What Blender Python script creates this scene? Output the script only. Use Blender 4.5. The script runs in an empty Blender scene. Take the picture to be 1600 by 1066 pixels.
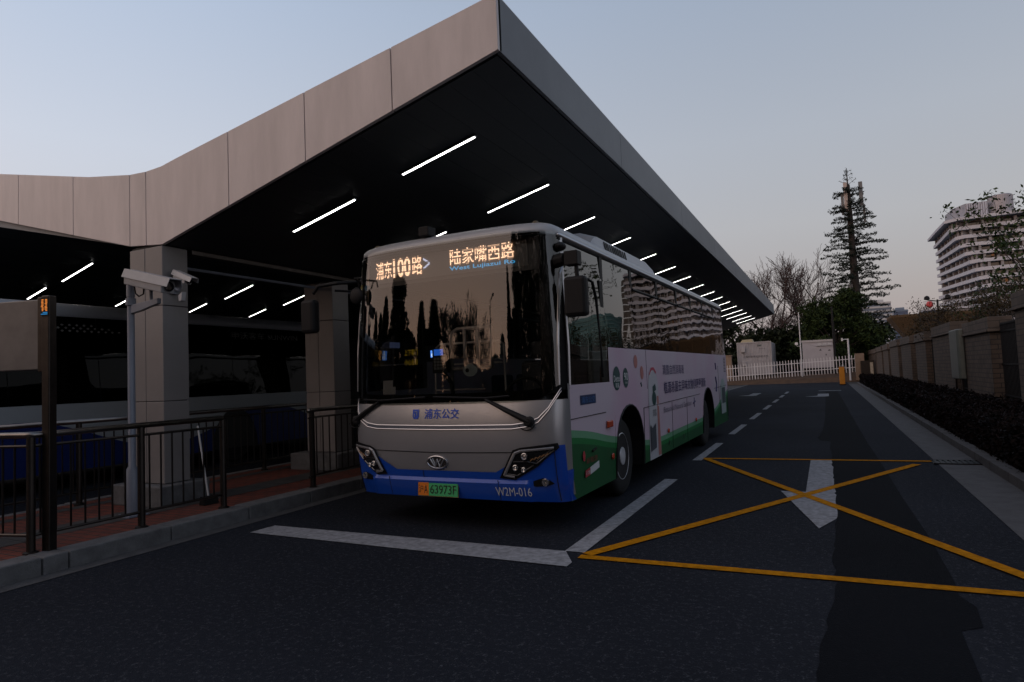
import bpy, bmesh, math, random
from math import radians as rad, pi, sin, cos, sqrt
from mathutils import Vector, Matrix

random.seed(7)
SC = bpy.context.scene
COL = SC.collection

# ------------------------------------------------------------------ camera
CAM_F, CAM_YAW, CAM_PITCH, CAM_ROLL, CAM_H = 1005.42, 0.45138, 0.05495, -0.04122, 1.55
def make_camera():
    cd = bpy.data.cameras.new("camera"); co = bpy.data.objects.new("camera", cd); COL.objects.link(co)
    cd.sensor_width = 36.0; cd.lens = CAM_F / 1600 * 36.0
    cd.clip_start = 0.05; cd.clip_end = 6000
    f0 = Vector((-sin(CAM_YAW), cos(CAM_YAW), 0)); r0 = Vector((cos(CAM_YAW), sin(CAM_YAW), 0))
    f = f0 * cos(CAM_PITCH) + Vector((0, 0, 1)) * sin(CAM_PITCH)
    u0 = r0.cross(f)
    r = r0 * cos(CAM_ROLL) + u0 * sin(CAM_ROLL)
    u = r.cross(f)
    m = Matrix((r, u, -f)).transposed().to_4x4(); m.translation = Vector((0, 0, CAM_H))
    co.matrix_world = m
    SC.camera = co
make_camera()

# ------------------------------------------------------------------ world: sky after sunset, glow in the west behind the camera
WEST = Vector((-0.50, -0.86, 0.0)).normalized()
def make_world():
    w = bpy.data.worlds.new("World"); SC.world = w; w.use_nodes = True
    nt = w.node_tree; nd = nt.nodes; lk = nt.links
    nd.clear()
    out = nd.new('ShaderNodeOutputWorld'); bg = nd.new('ShaderNodeBackground')
    tc = nd.new('ShaderNodeTexCoord'); sx = nd.new('ShaderNodeSeparateXYZ')
    lk.new(tc.outputs['Generated'], sx.inputs[0])
    def ramp(stops):
        r = nd.new('ShaderNodeValToRGB'); el = r.color_ramp.elements
        while len(el) > 1: el.remove(el[0])
        el[0].position = stops[0][0]; el[0].color = (*stops[0][1], 1)
        for p, c in stops[1:]:
            e = el.new(p); e.color = (*c, 1)
        lk.new(sx.outputs['Z'], r.inputs[0]); return r
    east = ramp([(0.0, (.30, .272, .30)), (.10, (.345, .325, .355)), (.20, (.390, .392, .430)), (.32, (.375, .403, .468)), (.50, (.300, .355, .455)), (.8, (.15, .19, .27)), (1.0, (.11, .145, .21))])
    # the dome is brighter, still cool, towards the sides of the set sun
    side = nd.new('ShaderNodeMapRange'); side.interpolation_type = 'SMOOTHSTEP'; side.inputs['From Min'].default_value = -.95; side.inputs['From Max'].default_value = .15; side.inputs['To Min'].default_value = 1.0; side.inputs['To Max'].default_value = 1.55
    sc_ = nd.new('ShaderNodeVectorMath'); sc_.operation = 'SCALE'
    west = ramp([(0.0, (1.05, .66, .50)), (.12, (1.08, .74, .60)), (.32, (1.08, .83, .72)), (.52, (1.22, .98, .89)), (.68, (.80, .70, .68)), (.8, (.17, .20, .27)), (1.0, (.13, .16, .22))])
    dp = nd.new('ShaderNodeVectorMath'); dp.operation = 'DOT_PRODUCT'
    lk.new(tc.outputs['Generated'], dp.inputs[0]); dp.inputs[1].default_value = WEST
    mr = nd.new('ShaderNodeMapRange'); mr.interpolation_type = 'SMOOTHSTEP'
    mr.inputs['From Min'].default_value = 0.02; mr.inputs['From Max'].default_value = 0.92
    lk.new(dp.outputs['Value'], side.inputs['Value']); lk.new(east.outputs[0], sc_.inputs[0]); lk.new(side.outputs['Result'], sc_.inputs['Scale'])
    lk.new(dp.outputs['Value'], mr.inputs['Value'])
    mx = nd.new('ShaderNodeMix'); mx.data_type = 'RGBA'
    lk.new(mr.outputs['Result'], mx.inputs['Factor']); lk.new(sc_.outputs['Vector'], mx.inputs['A']); lk.new(west.outputs[0], mx.inputs['B'])
    # a little of the physical sky, sun just above the horizon in the west
    sky = nd.new('ShaderNodeTexSky'); sky.sky_type = 'NISHITA'; sky.sun_disc = False
    sky.sun_elevation = rad(1.0); sky.sun_rotation = math.atan2(WEST.x, WEST.y)
    ad = nd.new('ShaderNodeMix'); ad.data_type = 'RGBA'; ad.blend_type = 'ADD'; ad.inputs['Factor'].default_value = 0.05
    lk.new(mx.outputs['Result'], ad.inputs['A']); lk.new(sky.outputs[0], ad.inputs['B'])
    lk.new(ad.outputs['Result'], bg.inputs['Color']); bg.inputs['Strength'].default_value = 1.0
    lk.new(bg.outputs[0], out.inputs[0])
make_world()

def make_sun():
    l = bpy.data.lights.new("sun", 'SUN'); l.energy = 0.16; l.angle = rad(40); l.color = (1.0, .74, .62)
    o = bpy.data.objects.new("sun", l); COL.objects.link(o)
    d = Vector((WEST.x, WEST.y, 1.25)).normalized()
    o.rotation_euler = d.to_track_quat('Z', 'Y').to_euler()
make_sun()
SC.view_settings.view_transform = 'Standard'; SC.view_settings.look = 'None'
SC.view_settings.exposure = 0.0; SC.view_settings.gamma = 1.0; SC.view_settings.use_curve_mapping = False
SC.render.engine = 'CYCLES'
SC.cycles.max_bounces = 8; SC.cycles.transparent_max_bounces = 16; SC.cycles.caustics_reflective = False; SC.cycles.caustics_refractive = False
SC.cycles.use_denoising = True; SC.cycles.sample_clamp_indirect = 4.0

# ------------------------------------------------------------------ materials
MATS = {}
def newmat(name):
    m = bpy.data.materials.new(name); m.use_nodes = True
    return m, m.node_tree, m.node_tree.nodes['Principled BSDF']
def pmat(name, color, rough=.6, metal=0.0, noise=0.0, nscale=4.0, bump=0.0, bscale=60.0, coat=0.0, spec=None, stretch=None):
    if name in MATS: return MATS[name]
    m, nt, b = newmat(name); nd, lk = nt.nodes, nt.links
    b.inputs['Base Color'].default_value = (*color, 1); b.inputs['Roughness'].default_value = rough; b.inputs['Metallic'].default_value = metal
    if coat: b.inputs['Coat Weight'].default_value = coat; b.inputs['Coat Roughness'].default_value = .05
    if spec is not None: b.inputs['Specular IOR Level'].default_value = spec
    if noise or bump:
        tc = nd.new('ShaderNodeTexCoord'); mp = nd.new('ShaderNodeMapping'); lk.new(tc.outputs['Object'], mp.inputs[0])
        if stretch: mp.inputs['Scale'].default_value = stretch
    if noise:
        n = nd.new('ShaderNodeTexNoise'); n.inputs['Scale'].default_value = nscale; n.inputs['Detail'].default_value = 6; n.inputs['Roughness'].default_value = .65
        lk.new(mp.outputs[0], n.inputs['Vector'])
        r = nd.new('ShaderNodeValToRGB'); r.color_ramp.elements[0].position = .3; r.color_ramp.elements[1].position = .7
        lo = 1 - noise; hi = 1 + noise * .6
        r.color_ramp.elements[0].color = (*[c * lo for c in color], 1); r.color_ramp.elements[1].color = (*[min(1, c * hi) for c in color], 1)
        lk.new(n.outputs['Fac'], r.inputs[0]); lk.new(r.outputs[0], b.inputs['Base Color'])
    if bump:
        n2 = nd.new('ShaderNodeTexNoise'); n2.inputs['Scale'].default_value = bscale; n2.inputs['Detail'].default_value = 4
        lk.new(mp.outputs[0], n2.inputs['Vector'])
        bp = nd.new('ShaderNodeBump'); bp.inputs['Strength'].default_value = bump; bp.inputs['Distance'].default_value = .02
        lk.new(n2.outputs['Fac'], bp.inputs['Height']); lk.new(bp.outputs[0], b.inputs['Normal'])
    MATS[name] = m; return m
def emat(name, color, strength):
    if name in MATS: return MATS[name]
    m = bpy.data.materials.new(name); m.use_nodes = True; nt = m.node_tree; nt.nodes.clear()
    o = nt.nodes.new('ShaderNodeOutputMaterial'); e = nt.nodes.new('ShaderNodeEmission')
    e.inputs[0].default_value = (*color, 1); e.inputs[1].default_value = strength
    nt.links.new(e.outputs[0], o.inputs[0]); MATS[name] = m; return m
def ledmat(name, color, strength, pitch=.0145):
    # a lit dot-matrix: round dots in object space (x, z of the board)
    if name in MATS: return MATS[name]
    m = bpy.data.materials.new(name); m.use_nodes = True; nt = m.node_tree; nd, lk = nt.nodes, nt.links; nd.clear()
    o = nd.new('ShaderNodeOutputMaterial'); e = nd.new('ShaderNodeEmission'); tc = nd.new('ShaderNodeTexCoord'); sp = nd.new('ShaderNodeSeparateXYZ')
    lk.new(tc.outputs['Object'], sp.inputs[0])
    def M(op, a, b=None):
        n = nd.new('ShaderNodeMath'); n.operation = op
        for i, v in ((0, a), (1, b)):
            if v is None: continue
            if hasattr(v, 'node'): lk.new(v, n.inputs[i])
            else: n.inputs[i].default_value = v
        return n.outputs[0]
    fx = M('FRACT', M('DIVIDE', sp.outputs['X'], pitch)); fz = M('FRACT', M('DIVIDE', sp.outputs['Z'], pitch))
    dx = M('SUBTRACT', fx, .5); dz = M('SUBTRACT', fz, .5)
    rr = M('ADD', M('MULTIPLY', dx, dx), M('MULTIPLY', dz, dz))
    dot = M('LESS_THAN', rr, .20)
    # rows caught mid-refresh are dimmer
    row = M('FRACT', M('DIVIDE', sp.outputs['Z'], pitch * 5)); dim = M('ADD', M('MULTIPLY', M('GREATER_THAN', row, .2), .75), .25)
    st = M('MULTIPLY', M('MULTIPLY', M('ADD', M('MULTIPLY', dot, .9), .1), dim), strength)
    e.inputs[0].default_value = (*color, 1); lk.new(st, e.inputs[1]); lk.new(e.outputs[0], o.inputs[0]); MATS[name] = m; return m
def glassmat(name, tint=(.75, .8, .8), ior=1.5, wob=0.0, wscale=1.2, refl=1.0):
    if name in MATS: return MATS[name]
    m = bpy.data.materials.new(name); m.use_nodes = True; nt = m.node_tree; nd, lk = nt.nodes, nt.links; nd.clear()
    o = nd.new('ShaderNodeOutputMaterial'); mx = nd.new('ShaderNodeMixShader'); tr = nd.new('ShaderNodeBsdfTransparent'); gl = nd.new('ShaderNodeBsdfGlossy')
    tr.inputs[0].default_value = (*tint, 1); gl.inputs['Roughness'].default_value = .012; gl.inputs['Color'].default_value = (refl, refl, refl, 1)
    fr = nd.new('ShaderNodeFresnel'); fr.inputs['IOR'].default_value = ior
    if wob:
        tc = nd.new('ShaderNodeTexCoord'); n = nd.new('ShaderNodeTexNoise'); n.inputs['Scale'].default_value = wscale; n.inputs['Detail'].default_value = 1
        lk.new(tc.outputs['Object'], n.inputs['Vector']); bp = nd.new('ShaderNodeBump'); bp.inputs['Strength'].default_value = 1; bp.inputs['Distance'].default_value = wob
        lk.new(n.outputs['Fac'], bp.inputs['Height']); lk.new(bp.outputs[0], gl.inputs['Normal'])
    lk.new(fr.outputs[0], mx.inputs[0]); lk.new(tr.outputs[0], mx.inputs[1]); lk.new(gl.outputs[0], mx.inputs[2]); lk.new(mx.outputs[0], o.inputs[0])
    MATS[name] = m; return m

def asphalt(name, base, speck, rough=.85):
    m, nt, b = newmat(name); nd, lk = nt.nodes, nt.links
    tc = nd.new('ShaderNodeTexCoord')
    n1 = nd.new('ShaderNodeTexNoise'); n1.inputs['Scale'].default_value = .35; n1.inputs['Detail'].default_value = 5
    n2 = nd.new('ShaderNodeTexVoronoi'); n2.inputs['Scale'].default_value = 115
    n3 = nd.new('ShaderNodeTexNoise'); n3.inputs['Scale'].default_value = 24; n3.inputs['Detail'].default_value = 3
    for n in (n1, n2, n3): lk.new(tc.outputs['Object'], n.inputs['Vector'])
    r1 = nd.new('ShaderNodeValToRGB'); r1.color_ramp.elements[0].position = .3; r1.color_ramp.elements[1].position = .72
    r1.color_ramp.elements[0].color = (*[c * .72 for c in base], 1); r1.color_ramp.elements[1].color = (*[c * 1.2 for c in base], 1)
    lk.new(n1.outputs['Fac'], r1.inputs[0])
    r2 = nd.new('ShaderNodeValToRGB'); r2.color_ramp.elements[0].position = .55; r2.color_ramp.elements[1].position = .85
    r2.color_ramp.elements[0].color = (0, 0, 0, 1); r2.color_ramp.elements[1].color = (1, 1, 1, 1)
    lk.new(n2.outputs['Color'], r2.inputs[0])
    r3 = nd.new('ShaderNodeValToRGB'); r3.color_ramp.elements[0].position = .46; r3.color_ramp.elements[1].position = .66
    lk.new(n3.outputs['Fac'], r3.inputs[0])
    mu = nd.new('ShaderNodeMath'); mu.operation = 'MULTIPLY'; lk.new(r2.outputs[0], mu.inputs[0]); lk.new(r3.outputs[0], mu.inputs[1])
    mx = nd.new('ShaderNodeMix'); mx.data_type = 'RGBA'; lk.new(mu.outputs[0], mx.inputs['Factor']); lk.new(r1.outputs[0], mx.inputs['A']); mx.inputs['B'].default_value = (*speck, 1)
    lk.new(mx.outputs['Result'], b.inputs['Base Color'])
    bp = nd.new('ShaderNodeBump'); bp.inputs['Strength'].default_value = .5; bp.inputs['Distance'].default_value = .006
    lk.new(n2.outputs['Distance'], bp.inputs['Height']); lk.new(bp.outputs[0], b.inputs['Normal'])
    b.inputs['Roughness'].default_value = rough; b.inputs['Specular IOR Level'].default_value = .06
    return m

def brickmat(name, c1, c2, mortar, bw, bh, ms=.012, axis='Y', rough=.85):
    m, nt, b = newmat(name); nd, lk = nt.nodes, nt.links
    tc = nd.new('ShaderNodeTexCoord'); sp = nd.new('ShaderNodeSeparateXYZ'); cb = nd.new('ShaderNodeCombineXYZ'); ad = nd.new('ShaderNodeMath'); ad.operation = 'ADD'
    lk.new(tc.outputs['Object'], sp.inputs[0])
    if axis == 'Z':
        lk.new(sp.outputs['X'], cb.inputs[0]); lk.new(sp.outputs['Y'], cb.inputs[1])
    else:
        lk.new(sp.outputs['X'], ad.inputs[0]); lk.new(sp.outputs['Y'], ad.inputs[1]); lk.new(ad.outputs[0], cb.inputs[0]); lk.new(sp.outputs['Z'], cb.inputs[1])
    br = nd.new('ShaderNodeTexBrick'); br.inputs['Scale'].default_value = 1; br.inputs['Brick Width'].default_value = bw; br.inputs['Row Height'].default_value = bh
    br.inputs['Mortar Size'].default_value = ms; br.inputs['Color1'].default_value = (*c1, 1); br.inputs['Color2'].default_value = (*c2, 1); br.inputs['Mortar'].default_value = (*mortar, 1)
    lk.new(cb.outputs[0], br.inputs['Vector'])
    n = nd.new('ShaderNodeTexNoise'); n.inputs['Scale'].default_value = 3; n.inputs['Detail'].default_value = 6; lk.new(tc.outputs['Object'], n.inputs['Vector'])
    r = nd.new('ShaderNodeValToRGB'); r.color_ramp.elements[0].position = .25; r.color_ramp.elements[0].color = (.55, .55, .55, 1); r.color_ramp.elements[1].position = .7
    lk.new(n.outputs['Fac'], r.inputs[0])
    mx = nd.new('ShaderNodeMix'); mx.data_type = 'RGBA'; mx.blend_type = 'MULTIPLY'; mx.inputs['Factor'].default_value = 1
    lk.new(br.outputs['Color'], mx.inputs['A']); lk.new(r.outputs[0], mx.inputs['B']); lk.new(mx.outputs['Result'], b.inputs['Base Color'])
    bp = nd.new('ShaderNodeBump'); bp.inputs['Strength'].default_value = .6; bp.inputs['Distance'].default_value = .01; bp.invert = True
    lk.new(br.outputs['Fac'], bp.inputs['Height']); lk.new(bp.outputs[0], b.inputs['Normal']); b.inputs['Roughness'].default_value = rough
    return m

def leafmat(name, c1, c2, rough=.6):
    # colour varies from clump to clump
    if name in MATS: return MATS[name]
    m, nt, b = newmat(name); nd, lk = nt.nodes, nt.links
    tc = nd.new('ShaderNodeTexCoord'); n = nd.new('ShaderNodeTexNoise'); n.inputs['Scale'].default_value = 1.6; n.inputs['Detail'].default_value = 5
    lk.new(tc.outputs['Object'], n.inputs['Vector']); r = nd.new('ShaderNodeValToRGB'); r.color_ramp.elements[0].position = .35; r.color_ramp.elements[1].position = .66
    r.color_ramp.elements[0].color = (*c1, 1); r.color_ramp.elements[1].color = (*c2, 1); lk.new(n.outputs['Fac'], r.inputs[0]); lk.new(r.outputs[0], b.inputs['Base Color'])
    b.inputs['Roughness'].default_value = rough; b.inputs['Specular IOR Level'].default_value = .1; MATS[name] = m; return m

# ------------------------------------------------------------------ mesh builder
class MB:
    def __init__(s): s.v = []; s.f = []
    def add(s, vs, fs):
        n = len(s.v); s.v += [tuple(p) for p in vs]; s.f += [tuple(i + n for i in q) for q in fs]; return s
    def box(s, x0, x1, y0, y1, z0, z1):
        return s.add([(x0, y0, z0), (x1, y0, z0), (x1, y1, z0), (x0, y1, z0), (x0, y0, z1), (x1, y0, z1), (x1, y1, z1), (x0, y1, z1)],
                     [(0, 3, 2, 1), (4, 5, 6, 7), (0, 1, 5, 4), (1, 2, 6, 5), (2, 3, 7, 6), (3, 0, 4, 7)])
    def poly(s, pts): return s.add(pts, [tuple(range(len(pts)))])
    def prism(s, pts, d):
        d = Vector(d); n = len(pts); a = [Vector(p) for p in pts]; b = [p + d for p in a]
        return s.add(a + b, [tuple(range(n))[::-1], tuple(range(n, 2 * n))] + [(i, (i + 1) % n, n + (i + 1) % n, n + i) for i in range(n)])
    def tube(s, pts, r, n=8, cap=True):
        pts = [Vector(p) for p in pts]; rs = r if isinstance(r, (list, tuple)) else [r] * len(pts); rings = []; prev = None
        for i, p in enumerate(pts):
            t = (pts[min(i + 1, len(pts) - 1)] - pts[max(i - 1, 0)])
            t = t.normalized() if t.length > 1e-9 else Vector((0, 0, 1))
            if prev is None:
                a = t.orthogonal().normalized()
            else:
                a = prev - t * prev.dot(t); a = a.normalized() if a.length > 1e-6 else t.orthogonal().normalized()
            prev = a; b = t.cross(a)
            rings.append([p + (a * cos(2 * pi * k / n) + b * sin(2 * pi * k / n)) * rs[i] for k in range(n)])
        vs = [q for g in rings for q in g]; fs = []
        for i in range(len(pts) - 1):
            for k in range(n):
                fs.append((i * n + k, i * n + (k + 1) % n, (i + 1) * n + (k + 1) % n, (i + 1) * n + k))
        if cap:
            fs.append(tuple(range(n))[::-1]); fs.append(tuple((len(pts) - 1) * n + k for k in range(n)))
        return s.add(vs, fs)
    def lathe(s, prof, n=24, axis='Z', c=(0, 0, 0)):
        vs = []; fs = []
        for (r, h) in prof:
            for k in range(n):
                a = 2 * pi * k / n; x, y = r * cos(a), r * sin(a)
                vs.append({'Z': (c[0] + x, c[1] + y, c[2] + h), 'X': (c[0] + h, c[1] + x, c[2] + y), 'Y': (c[0] + x, c[1] + h, c[2] + y)}[axis])
        for i in range(len(prof) - 1):
            for k in range(n): fs.append((i * n + k, i * n + (k + 1) % n, (i + 1) * n + (k + 1) % n, (i + 1) * n + k))
        fs.append(tuple(range(n))[::-1]); fs.append(tuple((len(prof) - 1) * n + k for k in range(n)))
        return s.add(vs, fs)
    def grid(s, fn, nu, nv):
        vs = [fn(i / nu, j / nv) for j in range(nv + 1) for i in range(nu + 1)]
        return s.add(vs, [(j * (nu + 1) + i, j * (nu + 1) + i + 1, (j + 1) * (nu + 1) + i + 1, (j + 1) * (nu + 1) + i) for j in range(nv) for i in range(nu)])
    def sphere(s, c, r, n=12, m=8, sc=(1, 1, 1)):
        return s.lathe_s(c, r, n, m, sc)
    def lathe_s(s, c, r, n, m, sc):
        vs = []; fs = []
        for j in range(m + 1):
            t = pi * j / m
            for k in range(n):
                a = 2 * pi * k / n; vs.append((c[0] + r * sc[0] * sin(t) * cos(a), c[1] + r * sc[1] * sin(t) * sin(a), c[2] + r * sc[2] * cos(t)))
        for j in range(m):
            for k in range(n): fs.append((j * n + k, (j + 1) * n + k, (j + 1) * n + (k + 1) % n, j * n + (k + 1) % n))
        return s.add(vs, fs)
    def build(s, name, mat, parent=None, smooth=False, bevel=0.0, solid=0.0, normals=True):
        me = bpy.data.meshes.new(name); me.from_pydata(s.v, [], s.f)
        if normals and len(s.f) < 6000:
            bm = bmesh.new(); bm.from_mesh(me); bmesh.ops.recalc_face_normals(bm, faces=bm.faces); bm.to_mesh(me); bm.free()
        me.materials.append(mat)
        if smooth:
            me.polygons.foreach_set('use_smooth', [True] * len(me.polygons))
        o = bpy.data.objects.new(name, me); COL.objects.link(o)
        if parent: o.parent = parent
        if solid:
            md = o.modifiers.new('solid', 'SOLIDIFY'); md.thickness = solid; md.offset = -1
        if bevel:
            md = o.modifiers.new('bevel', 'BEVEL'); md.width = bevel; md.segments = 2; md.limit_method = 'ANGLE'; md.angle_limit = rad(40)
        return o
def smooth_angle(o, deg=40):
    me = o.data; me.polygons.foreach_set('use_smooth', [True] * len(me.polygons))
    try: me.set_sharp_from_angle(angle=rad(deg))
    except Exception: pass
    return o
def thing(name, label, cat, loc=(0, 0, 0), rz=0.0, group=None):
    o = bpy.data.objects.new(name, None); COL.objects.link(o); o.empty_display_size = .2
    o.location = loc; o.rotation_euler = (0, 0, rz); o['label'] = label; o['category'] = cat
    if group: o['group'] = group
    return o
def tag(o, label, cat, group=None, kind=None):
    o['label'] = label; o['category'] = cat
    if group: o['group'] = group
    if kind: o['kind'] = kind
    return o
def struct(o): o['kind'] = 'structure'; return o
def copy_tree(o, parent=None):
    c = o.copy(); COL.objects.link(c)
    if parent: c.parent = parent
    for ch in list(o.children): copy_tree(ch, c)
    return c
def text_mesh(body, width, height, bold=0.0, keep=False):
    """Flat lettering as MB data in (x, z), lower left corner at 0,0, fitted to width x height."""
    cu = bpy.data.curves.new('lettering', 'FONT'); cu.body = body; cu.size = 1; cu.resolution_u = 3; cu.offset = bold
    o = bpy.data.objects.new('lettering', cu); COL.objects.link(o); bpy.context.view_layer.update()
    me = bpy.data.meshes.new_from_object(o.evaluated_get(bpy.context.evaluated_depsgraph_get()))
    vs = [v.co.copy() for v in me.vertices]; fs = [tuple(p.vertices) for p in me.polygons]
    COL.objects.unlink(o); bpy.data.objects.remove(o); bpy.data.curves.remove(cu); bpy.data.meshes.remove(me)
    if not vs: return [], []
    x0 = min(v.x for v in vs); x1 = max(v.x for v in vs); y0 = min(v.y for v in vs); y1 = max(v.y for v in vs)
    sx = width / (x1 - x0); sy = height / (y1 - y0)
    return [((v.x - x0) * sx, (v.y - y0) * sy) for v in vs], fs
def lettering(name, body, width, height, fn, mat, parent, bold=0.0):
    """fn maps (u, v) on the text plane to a point."""
    vs, fs = text_mesh(body, width, height, bold); m = MB(); m.add([fn(u, v) for u, v in vs], fs)
    return m.build(name, mat, parent, normals=False)

# ------------------------------------------------------------------ palette
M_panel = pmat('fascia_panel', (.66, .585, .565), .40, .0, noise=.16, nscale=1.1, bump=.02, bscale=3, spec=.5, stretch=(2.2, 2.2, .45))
M_column = pmat('column_cladding', (.215, .20, .195), .45, 0, noise=.12, nscale=1.2)
M_soffit = pmat('soffit_panel', (.024, .029, .034), .5, 0, noise=.2, nscale=.6)
M_steel = pmat('brushed_steel', (.20, .185, .175), .28, 1.0, noise=.2, nscale=8)
M_steel_dark = pmat('dull_steel', (.065, .058, .054), .38, 1.0, noise=.2, nscale=8)
M_galv = pmat('grey_pole_paint', (.17, .19, .235), .4, .0, noise=.15, nscale=3)
M_black = pmat('black_plastic', (.009, .009, .010), .55, 0, spec=.2)
M_blackgloss = pmat('black_gloss', (.006, .006, .007), .06, 0, coat=.3)
M_rubber = pmat('tyre_rubber', (.006, .006, .006), .85, 0, bump=.2, bscale=30)
M_chrome = pmat('chrome', (.52, .52, .54), .30, 1.0)
M_granite = pmat('kerb_stone', (.115, .115, .118), .8, 0, noise=.35, nscale=7, bump=.3, bscale=80)
M_concrete = pmat('gutter_concrete', (.070, .069, .072), .85, 0, noise=.35, nscale=5, bump=.3, bscale=60)
M_white_line = pmat('white_road_paint', (.27, .275, .29), .85, 0, noise=.42, nscale=14, spec=.1)
M_yellow_line = pmat('yellow_road_paint', (.44, .175, .004), .9, 0, noise=.40, nscale=14, spec=.05)
M_asphalt = asphalt('worn_asphalt', (.0160, .0184, .0245), (.060, .064, .074))
M_patch = asphalt('fresh_asphalt', (.0056, .0064, .0086), (.011, .012, .015), .85)
M_tube = emat('led_tube', (1.0, .98, .95), 8.0)
M_earth = pmat('bare_earth', (.075, .042, .022), .95, 0, noise=.4, nscale=2, bump=.6, bscale=14)
M_ground = pmat('dark_ground', (.03, .03, .03), .95, 0, noise=.4, nscale=.5)
M_white = pmat('white_paint', (.62, .62, .64), .5, 0, noise=.12, nscale=3)

M_ever = leafmat('evergreen_leaf', (.012, .022, .008), (.040, .062, .018))
M_everdark = leafmat('dark_evergreen_leaf', (.008, .012, .007), (.022, .030, .014))
# ------------------------------------------------------------------ ground, roads and markings
def sheet(name, pts, z, mat):
    m = MB(); m.poly([(x, y, z) for x, y in pts]); return struct(m.build(name, mat))
def rect(x0, x1, y0, y1): return [(x0, y0), (x1, y0), (x1, y1), (x0, y1)]
sheet('ground', rect(-900, 900, -700, 1500), -.03, M_ground)
sheet('road', rect(-5.99, 1.42, -16, 58.5), 0.0, M_asphalt)
sheet('rear_lane', rect(-30, -8.80, -16, 58.5), 0.0, M_asphalt)
sheet('road_junction', rect(-30, 20, -40, -16.002), 0.0, M_asphalt)
def patch():
    # jagged left edge: the saw cut of the trench
    L = [(-.14, 2.6), (-.13, 3.5), (-.11, 4.0), (-.07, 4.5), (-.02, 5.2), (-.04, 5.7), (-.02, 6.35), (.005, 7.2), (.02, 7.9), (-.02, 8.3), (-.015, 8.9), (.01, 9.5), (-.01, 10.2), (0, 11.5), (.0, 12.6), (-.02, 13.2), (.0, 14.3), (-.20, 14.45), (-.25, 14.9), (-.16, 16.5), (-.11, 20), (-.1, 28), (-.09, 39.7)]
    R = [(.50, 39.5), (.56, 30), (.59, 21.7), (.63, 14), (.66, 12), (.69, 8.4), (.72, 6.7), (.71, 5.4), (.69, 5.1), (.75, 4.9), (.72, 4.55), (.60, 4.45), (.58, 3.8), (.60, 2.6)]
    pts = []
    for a, b in zip(L[:-1], L[1:]):
        n = max(1, int((b[1] - a[1]) / .12)) if a[1] < 15 else 1
        for k in range(n):
            t = k / n; pts.append((a[0] + (b[0] - a[0]) * t + (random.uniform(-.012, .012) if a[1] < 15 else 0), a[1] + (b[1] - a[1]) * t))
    pts.append(L[-1]); return pts + R
sheet('road_patch', patch(), .004, M_patch)
def strip_pts(a, b, w):
    a = Vector((a[0], a[1])); b = Vector((b[0], b[1])); d = (b - a).normalized(); n = Vector((-d.y, d.x)) * w / 2
    return [tuple(a - n), tuple(b - n), tuple(b + n), tuple(a + n)]
# white markings: stop line and bay edge, lane dashes, arrows
sheet('stop_line', [(-5.62, 5.00), (-1.97, 4.90), (-1.97, 5.02), (-2.14, 5.32), (-5.60, 5.33)], .008, M_white_line)
sheet('bay_edge_line', rect(-2.15, -1.97, 5.324, 9.23), .008, M_white_line)
for k in range(7):
    e = 13.83 + 4.47 * k
    sheet('lane_dash', rect(-2.13, -1.98, e - 2.63, e), .008, M_white_line)
def clip_right(x): return min(x, .002)
random.seed(3)
arrow = [(-.15, 6.75), (-.59, 8.63), (-.31, 8.63), (-.31, 11.50)]
edge = []
y = 11.50
while y > 7.25:
    edge.append((random.uniform(-.015, .012) + (.01 if y < 9 else 0), y)); y -= random.uniform(.08, .22)
sheet('lane_arrow', arrow + edge + [(.0, 7.2)], .008, M_white_line)
sheet('lane_arrow', [(-.15, 33.6), (-1.0, 33.9), (-.45, 34.6), (-.45, 36.8), (.05, 36.8), (.05, 33.9)], .008, M_white_line)
sheet('stop_bar', rect(-.45, .70, 40.6, 41.1), .008, M_white_line)
sheet('lane_arrow', [(-3.6, 36.0), (-4.3, 36.4), (-3.85, 37.0), (-3.85, 39.5), (-3.4, 39.5), (-3.4, 36.3)], .008, M_white_line)
def drain():
    t = thing('drain_grate', 'dark iron drain grate in the right gutter beside the far yellow line', 'drain', (1.67, 11.48, .010)); m = MB()
    for k in range(9): m.box(-.30 + k * .07, -.26 + k * .07, -.17, .17, 0, .012)
    m.box(-.33, .33, -.20, -.17, 0, .014); m.box(-.33, .33, .17, .20, 0, .014); m.build('grate', M_black, t); m = MB(); m.box(-.32, .32, -.19, .19, -.003, .001); m.build('pit', M_black, t)
drain()
# yellow keep-clear box
sheet('box_line', strip_pts((-1.97, 5.20), (1.42, 5.24), .105), .0095, M_yellow_line)
sheet('box_line', strip_pts((-1.99, 11.47), (1.50, 11.60), .11), .0095, M_yellow_line)
sheet('box_line', strip_pts((-1.93, 5.27), (1.12, 11.22), .115), .011, M_yellow_line)
sheet('box_line', strip_pts((-1.93, 11.40), (1.36, 5.30), .115), .0125, M_yellow_line)

# gutters and kerbs
def kerb(name, x0, x1, z0, z1, ys, mat):
    m = MB()
    for a, b in zip(ys[:-1], ys[1:]):
        dz = random.uniform(-.004, .004); m.box(x0, x1, a + .006, b - .006, z0, z1 + dz)
    return struct(m.build(name, mat, bevel=.012))
def seq(a, b, s): 
    r = []; 
    while a < b: r.append(a); a += s
    return r + [b]
sheet('gutter', rect(-6.20, -5.99, -16, 58), .004, M_concrete)
kerb('kerb', -6.44, -6.18, -.05, .155, [-14, -10, -6, -3, 0.2, 1.2, 2.2, 3.28, 3.50, 4.5, 5.5, 6.5, 7.5] + seq(8.5, 44, 1.0), M_granite)
sheet('gutter', rect(1.40, 1.93, -16, 52), .006, M_concrete)
kerb('kerb', 1.93, 2.09, -.05, .13, seq(-8, 52, .99), M_concrete)
sheet('hedge_bed', rect(2.09, 3.62, -16, 54), .05, M_earth)
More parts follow.
